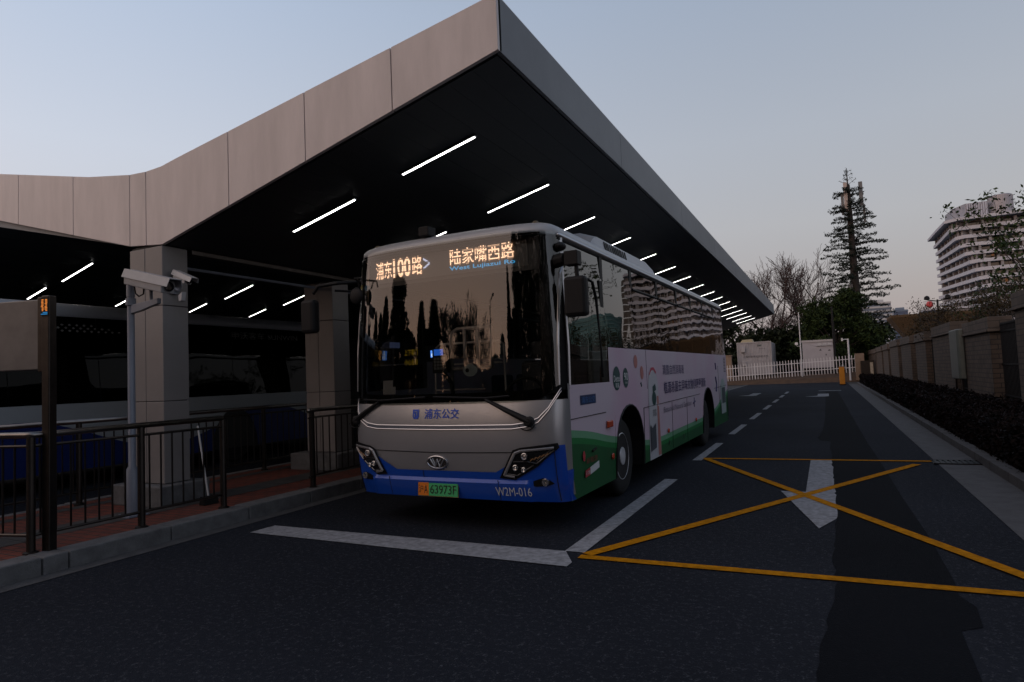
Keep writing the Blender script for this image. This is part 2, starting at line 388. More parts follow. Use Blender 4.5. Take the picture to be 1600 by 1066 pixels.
M_paver = brickmat('red_paver', (.17, .032, .014), (.12, .026, .014), (.03, .02, .016), .21, .105, .008, 'Z')
M_paver_grey = brickmat('grey_paver', (.060, .056, .054), (.05, .047, .045), (.025, .024, .022), .3, .3, .008, 'Z')
def platform():
    m = MB(); m.box(-8.80, -6.437, -14, 44, -.05, .145); struct(m.build('platform', M_paver))
    sheet('platform_band', rect(-7.55, -7.05, -13.9, 43.9), .149, M_paver_grey)
    sheet('platform_band', rect(-8.55, -8.36, -13.9, 43.9), .149, M_paver_grey)
platform()
kerb('kerb', -8.96, -8.802, -.05, .150, seq(-14, 44, 1.0), M_granite)

# ------------------------------------------------------------------ canopy
FY = 5.3                       # plane of the front fascia
VAL = [-8.03, -7.40]           # valley between the two folded roofs, over the columns
EX = -2.59; Y1 = 41.6
def zr(x): return 3.385 + .258 * (x + 7.40)              # right soffit
def zl(x): return 3.44 + .255 * (-8.03 - x)              # left soffit, rising to the ridge
RIDGE = -13.26; ZRIDGE = zl(RIDGE)
def zl2(x): return ZRIDGE - .255 * (RIDGE - x)
can = thing('bus_station_canopy', 'grey folded metal canopy with dark soffit over the bus bays', 'canopy', (0, 0, 0))
def front_fascia():
    # under edge and top edge as seen from the front, x from left to right
    bot = [(-18.4, zl2(-18.4)), (RIDGE, ZRIDGE), (-8.03, 3.44), (-7.40, 3.385), (EX, 4.63)]
    top = [(-18.4, zl2(-18.4) + .72), (RIDGE, ZRIDGE + .72), (-11.09, 4.94), (-8.9, 4.51), (-8.02, 4.385), (-7.70, 4.37), (-7.40, 4.385), (-7.10, 4.44), (-3.82, 4.975), (EX, 5.18)]
    def lerp(L, x):
        for a, b in zip(L[:-1], L[1:]):
            if a[0] <= x <= b[0]: return a[1] + (b[1] - a[1]) * (x - a[0]) / (b[0] - a[0])
        return L[-1][1]
    cuts = [-18.4, -17.2, -16.0, -14.8, RIDGE, -12.1, -10.6, -9.25, -8.025, -7.70, -6.20, -5.0, -3.82, EX]
    m = MB()
    for a, b in zip(cuts[:-1], cuts[1:]):
        g = .006
        xs = [a + g] + sorted(x for x in {p[0] for p in bot + top} if a + g < x < b - g) + [b - g if b != EX else b]
        pts = [(x, FY, lerp(bot, x)) for x in xs] + [(x, FY, lerp(top, x)) for x in reversed(xs)]
        m.prism(pts, (0, .045, 0))
    m.build('front_fascia', M_panel, can, bevel=.004)
    b2 = MB(); b2.prism([(x, FY + .05, lerp(bot, x) + .01) for x, _ in bot] + [(x, FY + .05, lerp(top, x) - .01) for x, _ in reversed(top)], (0, .03, 0)); b2.build('fascia_backing', M_black, can)
    dm = MB(); dm.prism([(-8.03, FY + .06, 3.445), (-12.2, FY + .06, zl(-12.2) + .005), (-12.2, FY + .06, zl(-12.2) - .13)], (0, .12, 0)); dm.build('drip_edge', pmat('drip_grey', (.16, .175, .20), .5), can)
    # roof skin above, from the top edge back
    r = MB()
    for (a, za), (b, zb) in zip(top[:-1], top[1:]):
        r.add([(a, FY + .09, za - .02), (b, FY + .09, zb - .02), (b, Y1, zb - .02), (a, Y1, za - .02)], [(0, 1, 2, 3)])
    r.build('roof', M_panel, can, solid=.03)
front_fascia()
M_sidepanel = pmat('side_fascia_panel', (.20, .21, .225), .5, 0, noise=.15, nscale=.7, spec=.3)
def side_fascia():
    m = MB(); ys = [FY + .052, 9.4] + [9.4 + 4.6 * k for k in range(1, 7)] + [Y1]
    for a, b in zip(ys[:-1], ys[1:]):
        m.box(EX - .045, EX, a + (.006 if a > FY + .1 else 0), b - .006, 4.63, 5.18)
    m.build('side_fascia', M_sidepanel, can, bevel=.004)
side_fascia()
def soffits():
    m = MB(); n = 17
    # long planks running front to back, with shadow gaps
    xs = [-7.395 + (EX - .05 + 7.395) * k / n for k in range(n + 1)]
    for a, b in zip(xs[:-1], xs[1:]):
        m.add([(a + .0012, FY + .085, zr(a) + .004), (b - .0012, FY + .085, zr(b) + .004), (b - .0012, Y1, zr(b) + .004), (a + .0012, Y1, zr(a) + .004)], [(0, 3, 2, 1)])
    m.build('soffit', M_soffit, can, solid=.02, normals=False)
    m = MB()
    for f, a, b in ((zl, -8.035, RIDGE), (zl2, RIDGE, -18.4)):
        k = 14
        for i in range(k):
            p = a + (b - a) * i / k; q = a + (b - a) * (i + 1) / k
            m.add([(p - .004, FY + .085, f(p) + .004), (q + .004, FY + .085, f(q) + .004), (q + .004, Y1, f(q) + .004), (p - .004, Y1, f(p) + .004)], [(0, 1, 2, 3)])
    m.build('soffit', M_soffit, can, solid=.02, normals=False)
    m = MB(); m.box(-8.04, -7.392, FY + .085, Y1, 3.40, 3.43); m.build('valley_panel', M_soffit, can)
    m = MB(); m.box(-7.54, -7.43, 5.75, Y1, 3.325, 3.398); m.build('gutter_beam', M_steel_dark, can, bevel=.01)
    m = MB(); m.tube([(-7.62, 5.75, 3.17), (-7.62, Y1, 3.17)], .022, 8); m.build('conduit', M_galv, can)
    m = MB(); m.box(-18.46, -18.41, FY, Y1, 0, zl2(-18.4) + .8); m.build('back_wall', pmat('back_wall_dark', (.02, .02, .022), .7), can)
    m = MB(); m.box(-18.4, EX - .06, Y1, Y1 + .05, 4.64, 5.15); m.build('rear_fascia', M_sidepanel, can)
soffits()
def column(x0, x1, y0, y1, pad, plinth_z, top):
    m = MB(); zs = [plinth_z, 1.42, 2.62, top]
    for a, b in zip(zs[:-1], zs[1:]):
        xm = (x0 + x1) / 2 - .02
        m.box(x0, xm - .004, y0, y1, a + .004, b - .004); m.box(xm + .004, x1, y0, y1, a + .004, b - .004)
    c = m.build('column', M_column, can, bevel=.006)
    k = MB(); k.box(x0 + .02, x1 - .02, y0 + .02, y1 - .02, .15, top + .02); k.build('core', M_black, c)
    p = MB(); p.box(x0 - pad, x1 + pad, y0 - pad, y1 + pad, .14, plinth_z - .004); p.build('plinth', M_granite, c, bevel=.015)
    return c
column(-8.03, -7.40, FY + .002, FY + .36, .16, .40, 3.378)
column(-7.98, -7.36, 8.35, 8.75, .20, .42, 3.258)
for yy in (14.2, 20.0, 25.8, 31.6, 37.4): column(-7.98, -7.36, yy, yy + .4, .20, .42, 3.258)
for yy in (8.3, 14.2, 20.0, 25.8): 
    column(-17.9, -17.3, yy, yy + .4, .16, .40, 3.45)

# ceiling lights
ORD = ['first', 'second', 'third', 'fourth', 'fifth', 'sixth', 'seventh', 'eighth', 'ninth', 'tenth', 'eleventh', 'twelfth', 'thirteenth', 'fourteenth', 'fifteenth', 'sixteenth']
GL = 'LED strip lights under the canopy'
_lp = {}
def ceiling_light(x, y, f, ln, label, drop=0.0):
    s = 1 if f(x + .1) > f(x) else -1
    ang = math.atan(f(x + .5) - f(x - .5))
    t = thing('ceiling_light', label, 'light', (x, y, f(x) - .012 - drop), 0, GL); t.rotation_euler = (0, -ang, 0)
    key = (round(ln, 2), drop)
    if key not in _lp:
        h = MB(); h.box(-ln / 2 - .02, ln / 2 + .02, -.03, .03, -.002, .012); h.box(-ln / 2 - .02, ln / 2 + .02, -.03, -.019, -.0150, -.002); h.box(-ln / 2 - .02, ln / 2 + .02, .019, .03, -.0150, -.002)
        d = MB(); d.box(-ln / 2, ln / 2, -.0165, .0165, -.018, -.004)
        _lp[key] = (h.build('housing', M_soffit, t), d.build('diffuser', M_tube, t))
    else:
        for o in _lp[key]:
            c = o.copy(); COL.objects.link(c); c.parent = t
rows = [6.49, 8.72, 10.82, 13.17, 15.43, 17.68, 19.88, 22.16, 24.5, 26.6, 28.8, 31.07, 33.4, 35.4, 37.7, 39.7]
for i, y in enumerate(rows):
    lab = 'largest white LED strip light nearest the front corner of the canopy' if i == 0 else ('LED strip light with a glow on the soffit just above the bus roof corner' if i == 2 else
          '%s LED strip light from the canopy front in the row along its roadside edge' % ORD[i])
    ceiling_light(-4.04, y, zr, 1.06, lab, drop=.05 if i == 2 else 0)
ceiling_light(-5.84, 6.49, zr, 1.08, 'large LED strip light between the tall front column and the bus roof')
for i, y in enumerate(rows[1:6]):
    ceiling_light(-5.84, y, zr, 1.06, '%s LED strip light behind the bus roof, in the row nearer the columns' % ORD[i])
for i, y in enumerate((8.7, 10.95, 13.15, 15.4)):
    ceiling_light(-15.05, y, zl2, 1.15, ['LED strip light seen left of the tall front column, above the parked bus', 'LED strip light in the left roof behind the tall front column', 'upper LED strip light just right of the tall front column, above the parked bus', 'LED strip light beside the dark left mirror of the route bus'][i])
for i, y in enumerate((8.6, 10.7, 12.9, 15.1)):
    ceiling_light(-16.45, y, zl2, .75, ['short LED strip light above the steel sign board', 'short LED strip light against the left side of the tall front column', 'short LED strip light touching the right side of the tall front column', 'short LED strip light midway between the two columns, nearest the parked bus roof'][i])

# ------------------------------------------------------------------ railings on the platform
def railing(name, label, path, ztop, zbase, posts, mat=None, gap=.13, rt=.030, group='steel railings on the platform'):
    """path: list of (x, y); posts: distances along the path."""
    mat = mat or M_steel_dark
    t = thing(name, label, 'railing', (path[0][0], path[0][1], zbase), 0, group)
    o = Vector((path[0][0], path[0][1], zbase))
    P = [Vector((x, y, 0)) for x, y in path]; L = [0]
    for a, b in zip(P[:-1], P[1:]): L.append(L[-1] + (b - a).length)
    def at(d):
        for i in range(len(P) - 1):
            if d <= L[i + 1] + 1e-6:
                return P[i] + (P[i + 1] - P[i]) * ((d - L[i]) / (L[i + 1] - L[i]))
        return P[-1].copy()
    zt = ztop - zbase
    def loc(d, z): p = at(d); return (p.x - o.x, p.y - o.y, z)
    # rounded corners on the hand rail
    ds = sorted(set([0, L[-1]] + [x for l in L[1:-1] for x in (l - .07, l - .02, l + .02, l + .07)]))
    m = MB(); m.tube([loc(d, zt) for d in ds], rt, 12); m.build('hand_rail', M_steel, t, smooth=True)
    m = MB(); m.tube([loc(d, .16) for d in ds], .015, 8); m.build('bottom_rail', mat, t)
    m = MB(); m.tube([loc(d, zt - .10) for d in ds], .014, 8); m.build('upper_rail', mat, t)
    pm = MB(); pm.tube([(0, 0, 0), (0, 0, zt - .02)], .036, 12); pm.lathe([(.062, 0), (.062, .012), (.04, .022)], 16)
    bm_ = MB(); bm_.tube([(0, 0, .16), (0, 0, zt - .10)], .0095, 6)
    p0 = pm.build('post', M_steel_dark, t, smooth=False); smooth_angle(p0); p0.location = loc(posts[0], 0)
    for d in posts[1:]:
        c = p0.copy(); COL.objects.link(c); c.parent = t; c.location = loc(d, 0)
    b0 = None; d = gap
    while d < L[-1] - .02:
        if min(abs(d - q) for q in posts) > .06:
            if b0 is None: b0 = bm_.build('baluster', mat, t); b0.location = loc(d, 0)
            else:
                c = b0.copy(); COL.objects.link(c); c.parent = t; c.location = loc(d, 0)
        d += gap
    return t
railing('platform_railing', 'bent steel railing on the kerb in front of the tall column', [(-6.44, 5.36), (-6.46, 3.34), (-8.45, 2.86)], 1.20, .15, [.0, 1.0, 2.03, 3.2])
railing('platform_railing', 'dark steel railing along the back edge of the platform beside the parked bus', [(-8.62, 3.5), (-8.62, 12.6)], 1.20, .15, [.05, 1.5, 3.0, 4.5, 6.0, 7.5, 9.0])
railing('platform_railing', 'short dark steel railing beside the front left corner of the route bus', [(-6.42, 10.4), (-6.42, 6.85), (-6.30, 6.62)], 1.20, .15, [.1, 1.8, 3.66])

# bus stop sign with a polished post
def stop_sign():
    t = thing('bus_stop_sign', 'square steel sign board on a post with a modelled amber and blue reflection', 'sign', (-6.42, 3.47, .15), rad(-164))
    p = MB(); p.box(-.04, .04, -.035, .05, 0, 2.32); p.build('post', M_steel_dark, t, bevel=.008)
    b = MB(); b.box(.045, 1.3, -.03, .03, 1.64, 2.29); b.build('board', pmat('board_steel', (.17, .16, .155), .45, .5, noise=.25, nscale=3), t, bevel=.01)
    f = MB(); f.box(.041, .10, -.034, .034, 1.62, 2.31); f.build('edge_profile', M_steel_dark, t, bevel=.006)
    d = MB(); d.box(-.038, .038, .051, .058, 2.13, 2.30); dp = d.build('route_sign_reflection', M_black, t)  # reflection of the bus route sign, built as glowing bars on a plate
    m = MB()
    for (bx) in (-.034, .006):
        for r in range(9):
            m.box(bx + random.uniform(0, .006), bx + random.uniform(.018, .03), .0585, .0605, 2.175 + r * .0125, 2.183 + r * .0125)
    m.build('amber_reflection', emat('amber_small', (1, .30, .06), .75), dp)
    m = MB()
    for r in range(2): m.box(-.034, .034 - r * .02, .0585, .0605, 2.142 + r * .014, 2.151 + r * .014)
    m.build('blue_reflection', emat('blue_small', (.05, .35, .8), .5), dp)
stop_sign()

# surveillance cameras
def cctv_body(t, a, ln, r, mat, tilt=14):
    """box camera with sun hood, pointing along +x of t, tilted down."""
    ti = -rad(tilt)
    def R(x, y, z): return (a[0] + x * cos(ti) - z * sin(ti), a[1] + y, a[2] + x * sin(ti) + z * cos(ti))
    m = MB(); prof = [(-r, -r), (r, -r), (r * 1.1, 0), (r * .8, r * .9), (-r * .8, r * .9), (-r * 1.1, 0)]
    n = len(prof); m.add([R(0, p[0], p[1]) for p in prof] + [R(ln, p[0], p[1]) for p in prof], [tuple(range(n))[::-1], tuple(range(n, 2 * n))] + [(i, (i + 1) % n, n + (i + 1) % n, n + i) for i in range(n)])
    b = m.build('camera_body', mat, t, bevel=.01)
    h = MB(); pr = [(-r * 1.25, -r * .1), (-r * .95, r * 1.12), (r * .95, r * 1.12), (r * 1.25, -r * .1), (r * 1.18, -r * .1), (r * .88, r * 1.02), (-r * .88, r * 1.02), (-r * 1.18, -r * .1)]
    n = len(pr); h.add([R(-.03, p[0], p[1] + .01) for p in pr] + [R(ln + .10, p[0], p[1] + .01) for p in pr], [tuple(range(n))[::-1], tuple(range(n, 2 * n))] + [(i, (i + 1) % n, n + (i + 1) % n, n + i) for i in range(n)])
    h.build('sun_hood', mat, t)
    l = MB(); c = R(ln + .004, 0, 0); l.lathe([(r * .7, 0), (r * .7, .01), (r * .45, .012)], 16, 'X', c); l.build('lens', M_blackgloss, t)
    return b
def cctv_pole():
    t = thing('camera_pole', 'pale grey pole on the platform carrying a long surveillance camera', 'camera pole', (-7.17, 4.74, .15))
    m = MB(); m.lathe([(.075, .012), (.075, .50), (.040, .56), (.038, 2.50), (.044, 2.50), (.044, 2.66), (.02, 2.68)], 20); smooth_angle(m.build('pole', M_galv, t))
    m = MB(); m.box(-.12, .12, -.12, .12, 0, .012)
    for a in (-.09, .09):
        for b in (-.09, .09): m.lathe([(.012, .012), (.012, .03)], 6, 'Z', (a, b, 0))
    m.build('base_plate', M_galv, t)
    m = MB(); m.prism([(.03, -.025, 2.40), (.50, -.025, 2.44), (.50, -.025, 2.38), (.2, -.025, 2.32), (.03, -.025, 2.30)], (0, .05, 0)); m.tube([(.36, 0, 2.42), (.36, 0, 2.56)], .02, 8); m.build('bracket', M_galv, t, bevel=.006)
    m = MB(); m.lathe([(.055, 2.40), (.055, 2.48)], 16); m.build('clamp', M_galv, t)
    cctv_body(t, (.10, -.06, 2.70), .66, .078, pmat('camera_shell', (.34, .34, .35), .4, 0, noise=.1))
    m = MB(); m.tube([(.15, -.06, 2.62), (.16, -.05, 2.52), (.22, -.05, 2.48), (.3, -.05, 2.50), (.31, -.05, 2.60)], .009, 6); m.build('cable', M_black, t)
cctv_pole()
def small_cctv():
    t = thing('surveillance_camera', 'small white surveillance camera fixed to the side of the tall column', 'camera', (-7.398, 5.44, 2.83))
    m = MB(); m.box(0, .05, -.05, .05, -.06, .06); m.tube([(.04, 0, 0), (.12, 0, -.02), (.15, 0, .05)], .02, 8); m.build('bracket', M_galv, t)
    sh = pmat('camera_shell_white', (.42, .42, .43), .4, 0)
    cctv_body(t, (.08, 0, .17), .24, .05, sh, 22)
    m = MB(); m.prism([(.14, -.03, -.09), (.22, -.03, -.05), (.20, -.03, -.16), (.15, -.03, -.17)], (0, .06, 0)); m.build('junction_box', sh, t, bevel=.005)
small_cctv()
def broom():
    t = thing('broom', 'thin white broom handle leaning by the foot of the tall column', 'broom', (-6.86, 5.50, .15))
    m = MB(); m.tube([(0, 0, .03), (-.16, -.02, .95)], .011, 8); m.build('handle', pmat('broom_white', (.5, .5, .5), .4), t)
    m = MB(); m.prism([(-.05, -.10, 0), (.05, -.10, 0), (.02, -.10, .10), (-.03, -.10, .10)], (0, .2, 0)); m.build('brush', M_black, t)
broom()

# ------------------------------------------------------------------ the route bus
BYAW = rad(0.9)
BUS = thing('city_bus', 'silver and blue electric city bus with lit amber route sign and pink green side advert', 'bus', (-3.573, 5.9725, 0), -BYAW)
W0, DF, NF, LEN = 1.275, .33, 3.4, 10.15
def bw(z): return W0 - (.055 * (z - 1.85) / 1.1 if z > 1.85 else 0) - (.02 * (.5 - z) / .2 if z < .5 else 0)
def lean(z): return .035 + .045 * (z - 1.3) if z > 1.3 else .035 * ((z - .95) / .35) ** 2
def front(x, z, off=0.0):
    w = bw(z); q = min(1, abs(x) / w)
    y = -DF + DF * (1 - (1 - q ** NF) ** (1 / NF)) + lean(z)
    if off:
        e = .01; q2 = min(1, (abs(x) + e) / w); q1 = max(0, min(1, (abs(x) - e) / w))
        g = (DF * ((1 - q1 ** NF) ** (1 / NF) - (1 - q2 ** NF) ** (1 / NF))) / (2 * e) * (1 if x >= 0 else -1)
        l = sqrt(1 + g * g); return (x + off * g / l, y - off / l, z)
    return (x, y, z)
def xs_of(a, n=28): return [a * sin(-pi / 2 + pi * i / n) for i in range(n + 1)]
def fstrip(m, x0, x1, zb, zt, off, n=30, nz=4):
    def fn(u, v):
        x = x0 + (x1 - x0) * (.5 - .5 * cos(pi * u)); a, b = zb(x), zt(x); return front(x, a + (b - a) * v, off)
    return m.grid(fn, n, nz)
def fpoly(m, pts, off, sub=4):
    """a closed outline (x, z) laid on the front, as a fan over densely sampled edges"""
    P = []
    for i, a in enumerate(pts):
        b = pts[(i + 1) % len(pts)]
        for k in range(sub): P.append((a[0] + (b[0] - a[0]) * k / sub, a[1] + (b[1] - a[1]) * k / sub))
    cx = sum(p[0] for p in P) / len(P); cz = sum(p[1] for p in P) / len(P)
    n = len(P); rings = [[(cx + (p[0] - cx) * t, cz + (p[1] - cz) * t) for p in P] for t in (1, .66, .33)]
    vs = [front(x, z, off) for r in rings for x, z in r] + [front(cx, cz, off)]
    fs = [(r * n + i, r * n + (i + 1) % n, (r + 1) * n + (i + 1) % n, (r + 1) * n + i) for r in range(2) for i in range(n)] + [(2 * n + i, 2 * n + (i + 1) % n, 3 * n) for i in range(n)]
    return m.add(vs, fs)
def fline(m, pts, r, off, sub=6, closed=False, n=6):
    P = []; q = pts + ([pts[0]] if closed else [])
    for a, b in zip(q[:-1], q[1:]):
        for k in range(sub): P.append(front(a[0] + (b[0] - a[0]) * k / sub, a[1] + (b[1] - a[1]) * k / sub, off))
    P.append(front(q[-1][0], q[-1][1], off)); return m.tube(P, r, n)

M_silver = pmat('silver_paint', (.37, .37, .385), .32, .6, noise=.06, nscale=1.5, coat=.35)
M_blue = pmat('blue_paint', (.005, .055, .36), .32, 0, coat=.4, noise=.08, nscale=2)
M_busdark = pmat('bus_interior', (.02, .02, .021), .7)
M_roofwhite = pmat('roof_grey', (.36, .37, .39), .35, .1, noise=.1, nscale=2)
M_seam = pmat('panel_gap', (.006, .006, .006), .8)
M_glass = glassmat('windscreen_glass', (.80, .84, .83), 1.74)
M_sideglass = glassmat('side_window_glass', (.16, .19, .19), 1.75, .006, 1.3)
M_hidden_black = pmat('ceramic_black', (.004, .004, .0045), .6, 0, spec=.1)

def side_paint():
    m, nt, b = newmat('side_wrap'); nd, lk = nt.nodes, nt.links
    tc = nd.new('ShaderNodeTexCoord'); sp = nd.new('ShaderNodeSeparateXYZ'); lk.new(tc.outputs['Object'], sp.inputs[0])
    # height of the green wave along the side
    mr = nd.new('ShaderNodeMapRange'); mr.inputs['From Max'].default_value = 10.2; lk.new(sp.outputs['Y'], mr.inputs['Value'])
    cr = nd.new('ShaderNodeFloatCurve'); c = cr.mapping.curves[0]
    pts = [(0, 1.0), (.6, .93), (1.2, .83), (2.0, .72), (2.8, .61), (3.6, .575), (4.6, .585), (6.2, .60), (7.6, .63), (8.4, .70), (9.2, .86), (10.2, 1.05)]
    c.points[0].location = (0, pts[0][1] / 2); c.points[1].location = (1, pts[-1][1] / 2)
    for y, z in pts[1:-1]: c.points.new(y / 10.2, z / 2)
    cr.mapping.update(); lk.new(mr.outputs[0], cr.inputs['Value'])
    mu = nd.new('ShaderNodeMath'); mu.operation = 'MULTIPLY'; mu.inputs[1].default_value = 2; lk.new(cr.outputs[0], mu.inputs[0])
    sb = nd.new('ShaderNodeMath'); sb.operation = 'SUBTRACT'; lk.new(sp.outputs['Z'], sb.inputs[0]); lk.new(mu.outputs[0], sb.inputs[1])
    ad = nd.new('ShaderNodeMath'); ad.operation = 'ADD'; ad.inputs[1].default_value = .5; lk.new(sb.outputs[0], ad.inputs[0])
    r = nd.new('ShaderNodeValToRGB'); r.color_ramp.interpolation = 'CONSTANT'; e = r.color_ramp.elements
    e[0].position = 0; e[0].color = (.012, .085, .028, 1); e[1].position = .36; e[1].color = (.018, .16, .045, 1)
    x = e.new(.425); x.color = (.12, .30, .17, 1); x = e.new(.5); x.color = (.48, .41, .47, 1)
    lk.new(ad.outputs[0], r.inputs[0])
    # pink blush of the printed advert
    n = nd.new('ShaderNodeTexNoise'); n.inputs['Scale'].default_value = .7; n.inputs['Detail'].default_value = 2; lk.new(tc.outputs['Object'], n.inputs['Vector'])
    r2 = nd.new('ShaderNodeValToRGB'); r2.color_ramp.elements[0].position = .42; r2.color_ramp.elements[0].color = (1, 1, 1, 1); r2.color_ramp.elements[1].position = .66; r2.color_ramp.elements[1].color = (.98, .82, .90, 1)
    lk.new(n.outputs['Fac'], r2.inputs[0]); mx = nd.new('ShaderNodeMix'); mx.data_type = 'RGBA'; mx.blend_type = 'MULTIPLY'; mx.inputs['Factor'].default_value = 1
    lk.new(r.outputs[0], mx.inputs['A']); lk.new(r2.outputs[0], mx.inputs['B']); lk.new(mx.outputs['Result'], b.inputs['Base Color'])
    b.inputs['Roughness'].default_value = .5; b.inputs['Specular IOR Level'].default_value = .3
    return m
M_side = side_paint()

def S(y, z, off=0.0, s=1): return (s * (bw(z) + off), y, z)
def arch(yc, r, top, n=14):
    return [(yc - r * cos(pi * k / n), .30 + (top - .30) * (sin(pi * k / n) ** .62 if 0 < k < n else 0)) for k in range(n + 1)]
WY = (2.05, 7.52)
def side_panel(s):
    arches = arch(WY[0], .60, 1.13) + [None] + arch(WY[1], .59, 1.16)
    # below the belt, cut into columns so that faces stay simple
    m = MB()
    def low(y):
        for yc, top, r in ((WY[0], 1.13, .60), (WY[1], 1.16, .59)):
            if abs(y - yc) < r:
                return .30 + (top - .30) * (sin(math.acos((yc - y) / r))) ** .62
        return .30
    ys = sorted(set([.02, 1.31, LEN - .02] + [WY[0] + .6 * cos(pi * k / 22) for k in range(23)] + [WY[1] + .59 * cos(pi * k / 22) for k in range(23)] + [i * .5 for i in range(1, 20)]))
    ys = [y for i, y in enumerate(ys) if i == 0 or y - ys[i - 1] > 1e-4]
    for a, b in zip(ys[:-1], ys[1:]):
        top = 1.44 if b <= 1.3101 else 1.845
        for (z0a, z0b, z1) in ((low(a), low(b), 1.2), (1.2, 1.2, top)):
            if z0a >= z1 and z0b >= z1: continue
            m.add([S(a, z0a, 0, s), S(b, z0b, 0, s), S(b, z1, 0, s), S(a, z1, 0, s)], [(0, 1, 2, 3)])
    o = m.build('side_panel', M_side, BUS, normals=False)
    # arch liner
    for yc, top, r in ((WY[0], 1.13, .60), (WY[1], 1.16, .59)):
        l = MB(); A = arch(yc, r, top); n = len(A)
        l.add([S(y, z, -.004, s) for y, z in A] + [(s * .80, y, z) for y, z in A], [(i, i + 1, n + i + 1, n + i) for i in range(n - 1)])
        l.poly([(s * .80, y, z) for y, z in A]); l.build('wheel_arch', M_black, BUS)
        e = MB(); e.tube([S(y, z, .003, s) for y, z in A], .014, 6); e.build('arch_trim', M_black, BUS)
    return o
side_panel(1); side_panel(-1)

def wheel(x, y, s, turn=0.0, front_w=True):
    root = bpy.data.objects.new('wheel', None); COL.objects.link(root); root.parent = BUS; root.location = (x, y, .485); root.rotation_euler = (0, 0, turn)
    R_ = .485; t = MB(); t.lathe([(.30, -.13), (.44, -.14), (R_, -.10), (R_, .10), (.44, .14), (.30, .13)], 40, 'X'); smooth_angle(t.build('tyre', M_rubber, root), 50)
    r = MB(); d = s
    prof = [(.302, .125), (.285, .135), (.265, .06), (.20, .02), (.125, .09), (.11, .14), (.05, .15), (.001, .15)] if front_w else [(.302, .125), (.285, .13), (.26, -.03), (.20, -.06), (.16, .02), (.13, .10), (.06, .11), (.001, .11)]
    r.lathe([(a, b * d) for a, b in prof], 36, 'X'); smooth_angle(r.build('rim', pmat('rim_silver', (.62, .63, .65), .4, .35, noise=.25, nscale=9), root), 50)
    b = MB()
    for k in range(10):
        a = 2 * pi * k / 10; b.lathe([(.016, .02 * d), (.016, .10 * d), (.008, .11 * d)], 6, 'X', (0, .165 * cos(a), .165 * sin(a)))
    b.build('wheel_nuts', M_steel_dark, root)
    h = MB()
    for k in range(8):
        a = 2 * pi * (k + .5) / 8; h.lathe([(.036, .028 * d), (.036, .047 * d)], 10, 'X', (0, .232 * cos(a), .232 * sin(a)))
    h.build('rim_holes', M_black, root)
wheel(1.02, WY[0], 1, rad(1)); wheel(-1.02, WY[0], -1, rad(1)); wheel(1.05, WY[1], 1, 0, False); wheel(-1.05, WY[1], -1, 0, False)

def bus_shell():
    # front
    m = MB(); fstrip(m, -W0, W0, lambda x: .36, lambda x: 1.31, 0, 48, 10); o = m.build('front_panel', M_silver, BUS, smooth=True)
    # wrap of the front onto the sides
    for s in (1, -1):
        m = MB(); m.add([S(-.001, .62, .0, s), S(.035, .62, .004, s), S(.035, 1.2, .004, s), S(.035, 1.46, .004, s), S(0, 1.46, .0, s), S(0, 1.2, 0, s)], [(0, 1, 2, 3, 4, 5)]); m.build('front_edge', M_silver, BUS)
        m = MB(); m.add([front(s * 1.25, .312, .012), S(.0, .31, .010, s), S(.055, .31, .006, s), S(.055, .62, .006, s), S(.0, .62, .010, s), front(s * 1.25, .62, .012)], [(0, 1, 4, 5), (1, 2, 3, 4)]); m.build('bumper_end', M_blue, BUS)
    def top(x):
        a = abs(x)
        return .615 if a < .60 else (.615 + (a - .60) * .54 if a < 1.08 else .875)
    m = MB(); xs = sorted(set([-1.262, -1.0801, -1.0799, -.60, .60, 1.0799, 1.0801, 1.262] + [1.262 * sin(-pi / 2 + pi * i / 60) for i in range(61)]))
    zs = [0, .12, .3, .5, .7, .85, 1]
    def off(x, z):
        a = abs(x); lip = .012
        if z < .54 and a < .98: lip += .030 * min(1, max(0, (.54 - z) / .03)) * min(1, (.98 - a) / .04)
        return lip
    n = len(xs)
    vs = []
    for x in xs:
        tp = top(x)
        zb = .335 - .025 * (abs(x) / 1.262) ** 4; zz = [zb, .40, .46, .508, .54, .56, tp]
        vs += [front(x, z, off(x, z)) for z in zz]
    m.add(vs, [(i * 7 + j, (i + 1) * 7 + j, (i + 1) * 7 + j + 1, i * 7 + j + 1) for i in range(n - 1) for j in range(6)])
    smooth_angle(m.build('bumper', M_blue, BUS), 35)
    m = MB()
    for pts in ([(-1.0, .815), (-.05, .80), (1.0, .815)],): fline(m, pts, .005, .001, 10)
    for pts in ([(-.26, .615), (-.26, .54)], [(-.70, .54), (-.70, .34)], [(.62, .54), (.62, .34)], [(-1.19, .875), (-1.19, .33)], [(1.19, .875), (1.19, .33)]): fline(m, pts, .004, .016 if abs(pts[0][0]) > 1 else .040 if pts[0][1] < .58 else .013, 6)
    m.build('panel_seams', M_seam, BUS)
    # belly and tail
    m = MB(); m.box(-.78, .78, .1, LEN - .1, .27, .33); m.build('underframe', M_black, BUS)
    m = MB(); m.grid(lambda u, v: ((-1 + 2 * u) * bw(.3 + 2.65 * v), LEN - .08 * (2 * u - 1) ** 4 + .0, .3 + 2.65 * v), 16, 12); m.build('rear_panel', M_side, BUS)
bus_shell()

